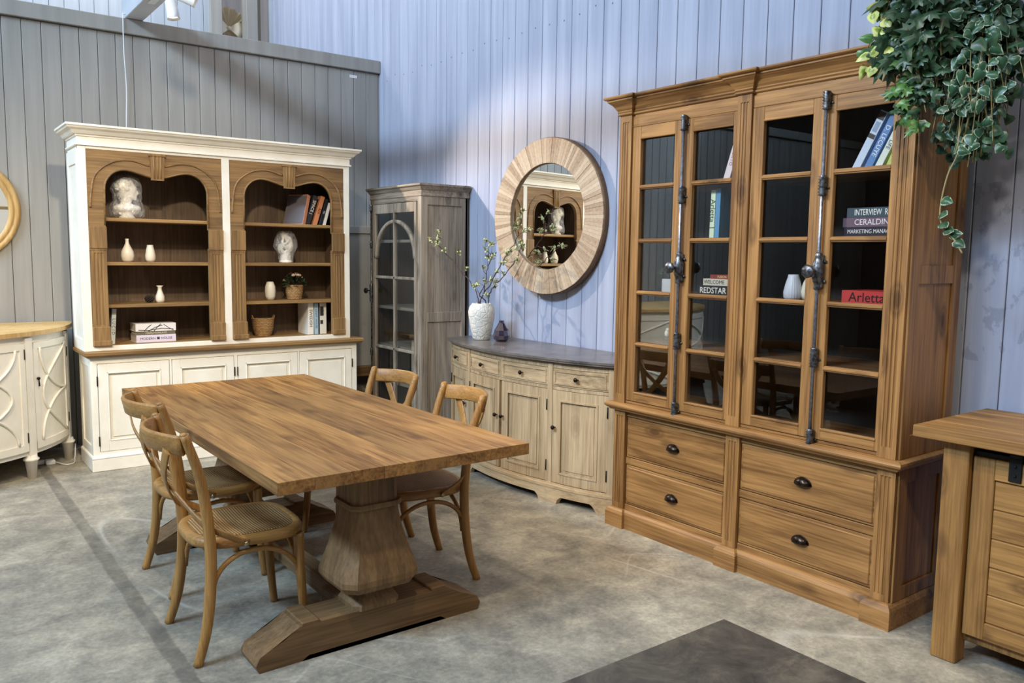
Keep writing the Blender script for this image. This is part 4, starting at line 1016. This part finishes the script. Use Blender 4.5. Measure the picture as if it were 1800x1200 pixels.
# upper carcass
q = MB()
q.box(cf+.004, cb, cy0, cy0+.02, .75, 2.40)
for a, b in ((cf, cf+.07), (cb-.07, cb)): q.box(a, b, cy0-.010, cy0, .75, 2.40, .002)
for a, b in ((.75, .85), (1.50, 1.58), (2.32, 2.40)): q.box(cf+.07, cb-.07, cy0-.010, cy0, a, b, .002)
q.build('side_panel', K['Z'], t)
q = MB(); q.box(cf+.004, cb, cy1-.02, cy1, .75, 2.40); q.build('side_panel', K['Z'], t)
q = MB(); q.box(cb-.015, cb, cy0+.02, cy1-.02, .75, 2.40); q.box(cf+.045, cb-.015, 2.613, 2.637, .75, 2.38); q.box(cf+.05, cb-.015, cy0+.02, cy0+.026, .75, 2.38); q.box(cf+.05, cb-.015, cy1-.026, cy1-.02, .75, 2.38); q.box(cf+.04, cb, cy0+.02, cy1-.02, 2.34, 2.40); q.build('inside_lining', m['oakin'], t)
for z0, z1 in ((2.328, 2.41), (.75, .765)):
    q = MB(); q.box(cf, cf+.03, cy0+.02, cy1-.02, z0, z1, .002); q.build('rail', K['Y'], t)
for (a, b) in PIL:
    q = MB(); q.fluted(a, b, cf+.02, .036, .75, 2.41, 'X', 3, .05, .006); q.build('pilaster', K['Z'], t)
q = MB(); q.mould([(-.02, 2.395), (.004, 2.397), (.010, 2.402), (.010, 2.408), (.004, 2.412), (.010, 2.418), (.010, 2.424), (.016, 2.432), (.028, 2.452), (.048, 2.470), (.054, 2.474), (.054, 2.482), (.066, 2.486), (.070, 2.492), (.070, 2.50), (-.05, 2.50)], jog(.018, .002)); q.box(cf, cb, cy0, cy1, 2.40, 2.498); q.build('cornice', K['Y'], t)
for (a, b) in ((cy0+.026, 2.613), (2.637, cy1-.026)):
    for zt in (2.005, 1.705, 1.402, 1.112, .775):
        q = MB(); q.box(cf+.045, cb-.015, a, b, zt-.022, zt, .001); q.build('shelf', wood('shelf_dark', '#8a6038', '#553619', 'Y', .6, .3) if 'shelf_dark' not in bpy.data.materials else bpy.data.materials['shelf_dark'], t)
def gdoor(a, b, ga, gb_):
    q = MB(); x0_, x1_ = cf-.006, cf+.020
    q.box(x0_, x1_, a, ga, .768, 2.326, .0025); q.box(x0_, x1_, gb_, b, .768, 2.326, .0025)
    dd = q.build('glazed_door', K['Z'], t)
    for (z0, z1, e0, e1) in ((.768, .822, .812, .824), (2.262, 2.326, 2.256, 2.264)):
        q = MB(); q.box(x0_+.0005, x1_-.0005, ga, gb_, z0, z1, .002); q.box(x0_-.004, x0_+.006, ga-.004, gb_+.004, e0, e1, .003); q.build('door_rail', K['Y'], dd)
    for z in (1.990, 1.690, 1.397, 1.101):
        q = MB(); q.box(x0_+.002, x1_-.004, ga, gb_, z-.012, z+.012, .002); q.box(x0_-.004, x0_+.004, ga-.002, gb_+.002, z-.006, z+.006, .0025); q.build('glazing_bar', K['Y'], dd)
    q = MB(); q.box(x1_-.006, x1_-.003, ga-.004, gb_+.004, .82, 2.265); q.build('glass', m['glass'], dd); return dd
D1 = gdoor(3.018, 3.397, 3.083, 3.334); D2 = gdoor(2.671, 3.014, 2.697, 2.954); D3 = gdoor(2.188, 2.581, 2.250, 2.516); D4 = gdoor(1.853, 2.184, 1.869, 2.133)
def cremone(dd, y, kz, side):
    bx_ = cf-.028
    q = MB(); q.tube([(bx_, y, .75), (bx_, y, 2.33)], .0085, 10); q.build('bolt_rod', m['rod'], dd)
    def lump(z, h):
        n = 6; pr = []
        for k in range(n*2+1): pr.append(((.0125 if k % 2 else .0185), -h/2+h*k/(n*2)))
        return [(.009, -h/2-.004)]+pr+[(.009, h/2+.004)]
    for z, h in ((2.305, .075), (1.930, .085), (1.150, .085), (.775, .075)):
        q = MB(); q.lathe(lump(z, h), (bx_, y, z), 12); q.box(bx_, cf-.004, y-.014, y+.014, z-h/2, z+h/2, .004)
        for s_ in (-1, 1): q.ball((cf-.010, y+s_*.020, z-.01), .006, 1)
        q.build('bolt_guide', m['pewter'], dd)
    q = MB(); q.lathe([(.010, -.085), (.018, -.08), (.014, -.065), (.018, -.05), (.026, -.03), (.027, .03), (.018, .05), (.014, .065), (.018, .08), (.010, .085)], (bx_, y, kz), 14); q.box(bx_, cf-.004, y-.02, y+.02, kz-.075, kz+.075, .005)
    for s_, z in ((-1, .045), (1, .045), (-1, -.045), (1, -.045)): q.ball((cf-.014, y+s_*.026, kz+z), .008, 1)
    q.build('bolt_lock', m['pewter'], dd)
    q = MB(); q.lathe([(.006, 0), (.008, .022), (.02, .026), (.029, .034), (.031, .044), (.024, .052), (0, .056)], (bx_-.02, y+.012, kz), 18, '-X', lambda a, z: 1+.06*sin(7*a)); q.build('knob', m['pewter'], dd)
cremone(D2, 3.005, 1.545, 1); cremone(D4, 2.172, 1.545, 1)
# ------- things in the pine cabinet (spines face -X : rotate -90 deg)
RZ = -pi/2; XS = 3.47
def cbook(yl, z, L, T, col, label, text=None, tcol='#fff', ts=.03, tilt=0, lying=False, D=.2, ex=None, tpos=0, x=XS, tsx=1.0):
    return book(L, T, D, col, (x, yl, z), RZ, tilt, lying, label, None, text, tcol, ts, tpos, ex, tsx)
cbook(2.812, 2.005, .24, .04, '#e3d5d8', 'pale pink book leaning at the top right of the left-hand bay', 'PORTO', '#a04a58', .026, radians(18))
cbook(2.889, 1.705, .25, .030, '#d9e8c8', 'pale green book lettered Arletta standing beside a blue book', 'Arletta  I', '#1d2a20', .042, radians(1))
cbook(2.856, 1.705, .255, .030, '#5d93bd', 'blue book standing right of the pale green book', None, tilt=radians(1))
cbook(2.934, 1.402, .27, .052, '#1d1a1b', 'black book lettered REDSTAR at the bottom of the left-hand stack', 'REDSTAR', '#f3ede0', .044, lying=True, x=3.45, tpos=-.035, tsx=.95)
cbook(2.918, 1.454, .26, .036, '#cfc6b2', 'cream book lettered WELCOME in the middle of the left-hand stack', 'WELCOME', '#2a2622', .028, lying=True, tpos=-.055)
cbook(2.872, 1.490, .22, .022, '#8a2f27', 'thin dark red book on top of the WELCOME book', 'FUSION', '#e8d08a', .017, lying=True, tpos=-.03)
def bands(t):
    q = MB(); q.box(.001, .033, -.0009, .0004, .15, .17); q.box(.001, .033, -.0009, .0004, .235, .27); q.build('spine_band', cm('#3a3534'), t)
    q = MB(); q.box(.006, .028, -.0009, .0004, .18, .225); q.build('spine_print', cm('#8fa0b8'), t)
cbook(2.094, 2.005, .275, .036, '#c4d2e6', 'pale blue banded book, leftmost of those leaning at the top right', None, tilt=radians(27), ex=bands)
cbook(2.036, 2.005, .265, .034, '#5d84bb', 'blue book lettered LECUYE leaning between two pale books', 'D. LECUYE', '#e9edf2', .030, tilt=radians(27))
cbook(1.986, 2.005, .22, .030, '#dfe6dc', 'pale grey-white book leaning right of the LECUYE book', 'LIFE', '#333333', .024, tilt=radians(27))
cbook(1.935, 2.005, .15, .022, '#c6d071', 'small lime green book at the right end of the top shelf', None, tilt=radians(24))
cbook(2.115, 1.705, .29, .040, '#262330', 'near-black book lettered MARKETING MANAGE under the mauve one', 'MARKETING MANAGE', '#e9e6ea', .025, lying=True, tpos=-.022, tsx=.84)
cbook(2.122, 1.745, .30, .042, '#6d5768', 'mauve book lettered CERALDIN in the middle of the right-hand stack', 'CERALDIN', '#f2e6ea', .036, lying=True, tpos=-.012, tsx=.95)
cbook(2.104, 1.787, .27, .044, '#3a4b57', 'slate blue book lettered INTERVIEW on top of the right-hand stack', 'INTERVIEW  ROC', '#f1f1ee', .038, lying=True, tpos=.0, tsx=.66)
cbook(2.096, 1.402, .28, .060, '#c53c3a', 'red book with black handwritten lettering lying behind the right-hand glass', 'Arletta', '#14100f', .060, lying=True, tpos=-.02, D=.22, x=3.45)
rib = lambda a, z: 1+.035*abs(sin(11*a))
pr = [(.001, .001), (.034, 0), (.042, .01), (.044, .035), (.036, .075), (.026, .11), (.024, .122), (.020, .122), (.018, .10), (.001, .05)]
vase('ribbed_vase', pr, (3.53, 2.405, 1.402), plain('grey_ribbed_ceramic', '#ccd0dc', .4), 'pale ribbed vase behind the glass of the third door', 'vase', 88, rib)
vase('plain_vase', [(.001, .001), (.036, 0), (.044, .02), (.046, .04), (.036, .08), (.02, .115), (.015, .13), (.012, .13), (.001, .08)], (3.57, 2.335, 1.402), m['cream'], 'white plain vase half hidden by the door stile beside the ribbed vase', 'vase', 32)
t = thing('potted_plant', 'small green plant in a white square pot behind the first door', 'plant', (3.53, 3.23, 1.402))
q = MB(); q.box(3.50, 3.58, 3.16, 3.245, 1.402, 1.478, .004); q.build('square_pot', m['plastic'], t)
q = MB(); q.box(3.506, 3.574, 3.166, 3.239, 1.474, 1.4795); q.build('soil', plain('soil', '#2a1f18', .9), t)
items = []
for k in range(90):
    a = random.uniform(0, 2*pi); e = random.uniform(0, 1.5); d = Vector((cos(a)*cos(e), sin(a)*cos(e), sin(e))); items.append((Vector((3.54, 3.215, 1.488))+Vector((d.x*.05, d.y*.06, d.z*.055)), d+rv(.3), (0, 0, 1), .018, .012, 'oval'))
q = MB(); q.tube([(3.54, 3.21, 1.476), (3.54, 3.215, 1.53)], .004, 6); q.build('stem', m['vine'], t)
foliage(items, 'foliage', m['ivyleaf'], t)
t = thing('small_figurine', 'tiny white and dark figurine on the fourth shelf behind the first door', 'ornament', (3.54, 3.225, 1.112))
q = MB(); q.lathe([(0, 0), (.02, 0), (.024, .02), (.014, .035), (.0, .036)], (3.54, 3.225, 1.112), 16); q.build('dark_base', m['black'], t)
q = MB(); q.ball((3.54, 3.225, 1.165), .017, 2, (1, .8, 1.3)); q.ball((3.535, 3.218, 1.188), .010, 2); q.build('white_body', m['plaster'], t)

# ------------------------------------------------------------------ dining table
t = thing('dining_table', 'long plank-topped trestle dining table with carved pedestal legs', 'table', (1.633, 4.037, 0))
TX, TY = 1.633, 4.037; hx_, hy_ = .572, 1.243
q = MB(); w = 2*hx_/8
for k in range(8):
    a = TX-hx_+k*w; q.box(a+.0005, a+w-.0005, TY-hy_+.06, TY+hy_-.06, .730, .78, .0018)
for yy in ((TY-hy_, TY-hy_+.06), (TY+hy_-.06, TY+hy_)):
    for k in range(8):
        a = TX-hx_+k*w; q.box(a+.0002, a+w-.0002, yy[0], yy[1], .730, .78, .0012)
q.build('tabletop', m['table'], t)
for (a, b, c_, d_) in ((TX-hx_+.12, TX+hx_-.12, TY-hy_+.16, TY-hy_+.24), (TX-hx_+.12, TX+hx_-.12, TY+hy_-.34, TY+hy_-.26)):
    q = MB(); q.box(a, b, c_, d_, .69, .7302, .004); q.build('top_batten', m['tbase']['X'], t)
def trestle(yc):
    xc = 1.545
    # foot: profile in X-Z extruded along Y
    q = MB(); hl = .505
    P = [(-hl, .0), (-hl+.17, 0), (-hl+.20, .018), (hl-.20, .018), (hl-.17, 0), (hl, 0), (hl+.012, .03), (hl-.004, .062), (hl-.045, .082), (hl-.10, .105), (hl-.165, .143), (-hl+.165, .143), (-hl+.10, .105), (-hl+.045, .082), (-hl+.004, .062), (-hl-.012, .03)]
    q.prism([(xc+u, v) for u, v in P], yc-.088, yc+.088, 'Y')
    for sg in (-1, 1): q.box(*sorted((xc+sg*(hl-.172), xc+sg*(hl-.245))), yc-.0885, yc+.0885, .13, .157, .004)
    q2 = q.build('foot', m['tbase']['X'], t)
    # pedestal: square baluster by stacking rounded-square rings
    prof = [(.105, .14), (.105, .16), (.078, .20), (.075, .215), (.096, .222), (.155, .235), (.172, .262), (.172, .285), (.158, .33), (.135, .40), (.115, .48), (.104, .545), (.101, .56), (.114, .562), (.117, .572), (.114, .584), (.101, .586), (.100, .69)]
    t_ = bmesh.new(); rows = []
    for r, z in prof:
        ch = r*.26; row = []
        for (x, y) in ((-r+ch, -r), (r-ch, -r), (r, -r+ch), (r, r-ch), (r-ch, r), (-r+ch, r), (-r, r-ch), (-r, -r+ch)): row.append(t_.verts.new((xc+x, yc+y*.92, z)))
        rows.append(row)
    for a, b in zip(rows, rows[1:]):
        for i in range(8): t_.faces.new((a[i], a[(i+1) % 8], b[(i+1) % 8], b[i]))
    t_.faces.new(rows[0][::-1]); t_.faces.new(rows[-1]); q = MB(); q._merge(t_); p = q.build('pedestal', m['tbase']['Z'], t)
trestle(3.045); trestle(4.565)
q = MB(); q.box(1.50, 1.59, 3.10, 4.50, .03, .115, .006); q.box(1.455, 1.635, 3.125, 3.32, .02, .13, .006); q.box(1.455, 1.635, 4.29, 4.48, .02, .13, .006); q.build('stretcher', m['tbase']['Y'], t)

# ------------------------------------------------------------------ cross-back chair
def make_chair():
    t = thing('cross_back_chair', 'x', 'chair', (0, 0, 0), 'cross-back chairs around the long table')
    CH = m['chair']
    def post(s): return smooth_path([(-.030, s*.230, 0), (.008, s*.222, .13), (.028, s*.216, .28), (.034, s*.213, .44), (.022, s*.215, .60), (-.006, s*.223, .76), (-.057, s*.231, .915)], 5)
    for s in (-1, 1):
        P = post(s); n = len(P); q = MB(); q.tube(P, [.018+.005*sin(pi*min(1, i/n*1.1)) for i in range(n)], 12, 1.0); q.ball(P[-1], .0165, 2, (1, 1, .6)); q.build('leg', CH['Z'], t)
        F = smooth_path([(.424, s*.200, 0), (.410, s*.196, .14), (.400, s*.193, .30), (.396, s*.192, .445)], 5); n = len(F)
        q = MB(); q.tube(F, [.0165+.006*i/n for i in range(n)], 12); q.build('leg', CH['Z'], t)
    # seat ring
    def seat_pt(a, k=1.0):
        ca, sa = cos(a), sin(a); e = .62
        x = .212+.226*k*math.copysign(abs(ca)**e, ca); wy = (.222+.022*ca)*k; return x, wy*math.copysign(abs(sa)**e, sa)
    N = 56; t_ = bmesh.new(); rows = []
    pr = [(1.0, .440), (1.02, .452), (1.02, .466), (.99, .478), (.90, .480), (.80, .474), (.80, .450)]
    for i in range(N):
        a = 2*pi*i/N; rows.append([t_.verts.new((*seat_pt(a, k), z)) for k, z in pr])
    for i in range(N):
        a, b = rows[i], rows[(i+1) % N]
        for j in range(len(pr)): f = t_.faces.new((a[j], b[j], b[(j+1) % len(pr)], a[(j+1) % len(pr)])); f.smooth = True
    bmesh.ops.recalc_face_normals(t_, faces=t_.faces); q = MB(); q._merge(t_); q.build('seat_frame', CH['X'], t)
    t_ = bmesh.new(); rings = []
    for k, z in ((.86, .479), (.80, .481), (.5, .476), (.2, .472)): rings.append([t_.verts.new((*seat_pt(2*pi*i/N, k), z)) for i in range(N)])
    for a, b in zip(rings, rings[1:]):
        for i in range(N): f = t_.faces.new((a[i], a[(i+1) % N], b[(i+1) % N], b[i])); f.smooth = True
    t_.faces.new(rings[-1]); q = MB(); q._merge(t_); q.build('rattan_seat', m['rattan'], t)
    # bentwood arches under the seat
    def arch(p0, p1, top, bow, nm='arch_brace'):
        p0, p1 = Vector(p0), Vector(p1); P = []
        for k in range(25):
            a = pi*k/24; u = .5-.5*cos(a); h = sin(a)**.8; c = p0.lerp(p1, u); c.z = p0.z+(p1.z-p0.z)*u+(top-p0.z)*h; c += Vector(bow)*h; P.append(c)
        q = MB(); q.tube(P, .0105, 10); q.build(nm, CH['X'], t)
    for s in (-1, 1): arch((.036, s*.217, .245), (.398, s*.196, .225), .425, (0, s*-.004, 0))
    arch((.398, -.182, .24), (.398, .182, .24), .425, (-.012, 0, 0)); arch((.040, -.205, .25), (.040, .205, .25), .42, (.012, 0, 0))
    # top rail
    P, Nn = [], []
    for k in range(21):
        u = -1+2*k/20; P.append((-.060-.082*(1-u*u), u*.224, .872+.006*(1-u*u))); Nn.append((1, -u*.55, .22))
    q = MB(); q.strap(P, .076, .020, Nn); q.build('top_rail', CH['Y'], t)
    # crossed straps of the back running on to the seat sides
    for s in (-1, 1):
        P = smooth_path([(-.100, s*.165, .850), (-.098, s*.10, .755), (-.066, s*.0, .668), (-.022, -s*.11, .592), (.014, -s*.190, .545), (.080, -s*.236, .505), (.165, -s*.240, .458)], 5)
        Nn = []
        for i, p in enumerate(P):
            f = i/(len(P)-1); Nn.append((1, s*(.1+1.4*max(0, f-.55)*2.2*-1)*-1, .3))
        off = .006*s
        q = MB(); q.strap([p+Vector((off, 0, 0)) for p in P], [.046-.016*i/len(P) for i in range(len(P))], .009, Nn); q.build('cross_strap', CH['Z'], t)
        q = MB(); q.lathe([(0, 0), (.012, 0), (.011, .004), (.006, .007), (0, .008)], (.165, s*.246, .458), 12, 'Y' if s > 0 else '-Y')
        pt = post(s)[-2]; q.lathe([(0, 0), (.008, 0), (.007, .004), (0, .006)], (pt.x+.016, pt.y, .885), 10, 'X'); q.build('bolt', metal('brass_bolt', '#8a7a58', '#b5a57c') if 'brass_bolt' not in bpy.data.materials else bpy.data.materials['brass_bolt'], t)
    return t
ch = make_chair()
# (rear-foot centre, facing angle)
spots = [((.873, 3.380), -.024, ''),
         ((.952, 4.089), .023, 'second chair on the left side, tucked in behind the nearest chair'),
         ((2.276, 3.475), 2.998, 'nearer chair on the right side, in front of the buffet doors'),
         ((2.282, 4.202), 3.181, 'farther right-hand one, before the grey display cabinet')]
for i, ((x, y), a, lab) in enumerate(spots):
    o = ch if i == 0 else copy_tree(ch); o.location = (x+.030*cos(a), y+.030*sin(a), 0); o.rotation_euler = (0, 0, a); o['label'] = 'pale bentwood cross-back chair, '+lab if i else 'pale bentwood cross-back chair nearest the camera, its rattan seat in full view'

# ------------------------------------------------------------------ rustic chest with sliding door at right
t = thing('barn_door_sideboard', 'rustic oak sideboard with a sliding plank door at the right edge', 'sideboard', (3.6, .9, 0))
H = m['chest']
q = MB()
for a, b in ((3.25, 3.42), (3.422, 3.59), (3.592, 3.76), (3.762, 3.90)): q.box(a, b, -.15, 1.632, .898, .945, .003)
q.build('top', H['Y'], t)
for yy in (1.435, -.06):
    q = MB(); q.box(3.308, 3.39, yy, yy+.098, 0, .898, .004); q.box(3.80, 3.88, yy, yy+.098, 0, .898, .004); q.build('leg', H['Z'], t)
q = MB(); q.box(3.36, 3.86, 1.44, 1.50, .12, .898, .003); q.box(3.36, 3.86, .0, .03, .12, .898, .003); q.box(3.84, 3.88, 0, 1.5, .1, .898); q.box(3.37, 3.88, 0, 1.5, .085, .12, .003); q.build('carcass', H['Z'], t)
q = MB(); q.box(3.345, 3.358, .02, 1.43, .842, .868, .002); q.build('door_track', m['black'], t)
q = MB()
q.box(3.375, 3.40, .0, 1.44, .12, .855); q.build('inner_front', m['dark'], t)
q = MB(); q.box(3.352, 3.368, .66, 1.39, .126, .846)
q.box(3.338, 3.366, .70, 1.35, .125, .195, .003); q.box(3.338, 3.366, .70, 1.35, .765, .848, .003)
for a, b in zip([.197, .31, .42, .535, .65], [.308, .418, .533, .648, .763]): q.box(3.346, 3.364, .70, 1.35, a, b-.002, .003)
dd = q.build('sliding_door', H['Y'], t)
for a, b in ((1.350, 1.430), (.62, .70)):
    q = MB(); q.box(3.338, 3.3665, a, b, .125, .848, .003); q.build('door_stile', H['Z'], dd)
for yy in (1.255, .75):
    q = MB(); q.box(3.330, 3.338, yy, yy+.045, .775, .868, .002); q.box(3.330, 3.345, yy, yy+.045, .862, .880, .002); q.ball((3.328, yy+.022, .80), .006, 1); q.ball((3.328, yy+.022, .835), .006, 1); q.build('hanger', m['black'], dd)

# ------------------------------------------------------------------ dark distressed table top, foreground
t = thing('dark_coffee_table', 'dark distressed low tabletop with pale scuffs in the foreground', 'table', (1.5, 1.1, 0))
q = MB(); q.box(.85, 2.078, .55, 1.612, .41, .45, .004); q.build('top', m['patina'], t)
for x, y in ((.95, .65), (.95, 1.50), (1.97, .65), (1.97, 1.50)):
    q = MB(); q.box(x-.03, x+.03, y-.03, y+.03, 0, .41, .003); q.build('leg', m['black'], t)

# ------------------------------------------------------------------ hanging ivy
t = thing('hanging_ivy', 'trailing mass of dark ivy and variegated leaves hanging over the pine cabinet corner', 'plant', (3.50, 1.55, 2.95))
random.seed(33)
q = MB(); q.lathe([(0, 0), (.10, 0), (.15, .06), (.17, .16), (.16, .16), (0, .06)], (3.42, 1.58, 2.82), 24); q.build('pot', m['straw'], t)
q = MB()
for a in (0, 2.1, 4.2): q.tube([(3.42+.165*cos(a), 1.58+.165*sin(a), 2.975), (3.42, 1.58, 3.35)], .003, 5)
q.tube(smooth_path([(3.93, 1.58, 3.15), (3.9, 1.58, 3.3), (3.7, 1.58, 3.4), (3.45, 1.58, 3.40), (3.42, 1.58, 3.35)]), .008, 8); q.box(3.915, 3.935, 1.55, 1.61, 3.05, 3.30, .003)
q.build('wall_bracket', m['black'], t)
vines = []; ivy, dark, var, lime = [], [], [], []
top = Vector((3.42, 1.58, 2.93))
def grow(end, mid, store, n, L, kind, spread=.05, rad=.0020, lo=.12):
    s = top+Vector((random.uniform(-.1, .1), random.uniform(-.12, .12), random.uniform(-.02, .04)))
    P = smooth_path([s, s.lerp(Vector(mid), .5)+Vector((0, 0, .08)), Vector(mid), Vector(mid).lerp(Vector(end), .5)+rv(.02), Vector(end)], 6)
    vines.append((P, rad))
    for k in range(n):
        f = random.uniform(lo, 1.0); p = P[min(len(P)-1, int(f*(len(P)-1)))]
        d = Vector((random.uniform(-.5, .2), random.uniform(-.8, .8), random.uniform(-1.2, .15))); c = p+Vector((random.uniform(-1, .4), random.uniform(-1, 1), random.uniform(-.8, .8)))*spread
        up = Vector((-1, -.5, .35))+rv(.38)
        store.append((c, d, up, L*random.uniform(.7, 1.25), L*random.uniform(.75, 1.05), kind))
U = random.uniform
# broad dark ivy leaves falling over the cornice on the left
for k in range(46):
    yy = U(1.60, 1.86); zz = U(2.32, 2.66)
    grow((3.22+U(-.04, .05), yy, zz), (3.24, (yy+1.6)/2, 2.78+U(-.05, .08)), dark, 15, .085, 'lobed', .05, lo=.3)
# bright green strand beside the glass door
for k in range(8):
    yy = 1.72+U(-.05, .05); grow((3.23, yy-.02, 2.03+U(0, .25)), (3.22, yy+.02, 2.45), ivy if k % 2 else dark, 11, .060, 'lobed', .035, lo=.4)
for k in range(7):
    grow((3.20, 1.86+U(-.05, .04), 2.36+U(-.03, .22)), (3.22, 1.78, 2.66), lime if k < 4 else ivy, 7, .052, 'heart', .04, lo=.5)
# dense dark core
for k in range(85):
    yy = U(1.42, 1.68); zz = 1.93+U(0, .55)+abs(yy-1.53)*1.0
    grow((3.42+U(-.08, .08), yy, zz), (3.42, (yy+1.55)/2, 2.60), dark, 16, .050, 'oval' if k % 2 else 'heart', .06, lo=.45)
# variegated strands hanging longest in the middle
for k in range(46):
    yy = U(1.41, 1.66); zz = 1.93+U(0, .5)+abs(yy-1.52)*1.1
    grow((3.32+U(-.08, .06), yy, zz), (3.33, (yy+1.52)/2, 2.62), var, 11, .046, 'heart', .055, lo=.35)
for k in range(30):
    yy = U(1.35, 1.56); zz = U(2.25, 2.8)
    grow((3.36+U(-.1, .1), yy, zz), (3.38, (yy+1.5)/2, 2.80), var if k % 3 == 0 else dark, 15, .058, 'heart', .06)
foliage(dark, 'dark_ivy_leaves', m['darkleaf'], t); foliage(ivy, 'green_ivy_leaves', m['ivyleaf'], t); foliage(var, 'variegated_leaves', m['varleaf'], t); foliage(lime, 'lime_leaves', m['limeleaf'], t)
# one long bare tendril
P = smooth_path([(3.36, 1.50, 2.4), (3.31, 1.545, 2.05), (3.30, 1.585, 1.93), (3.30, 1.605, 1.80), (3.30, 1.59, 1.73), (3.30, 1.55, 1.69), (3.30, 1.51, 1.63)], 6); vines.append((P, .0035))
q = MB()
for P, r in vines: q.tube(P, r, 5)
q.build('vines', m['vine'], t)
it = []
for i in range(16, len(P)-3, 3): it.append((P[i] if False else vines[-1][0][i], Vector((-.3, -1, -.4))+rv(.3), (-1, -.5, .3), .05, .045, 'heart'))
foliage(it, 'tendril_leaves', m['varleaf'], t)
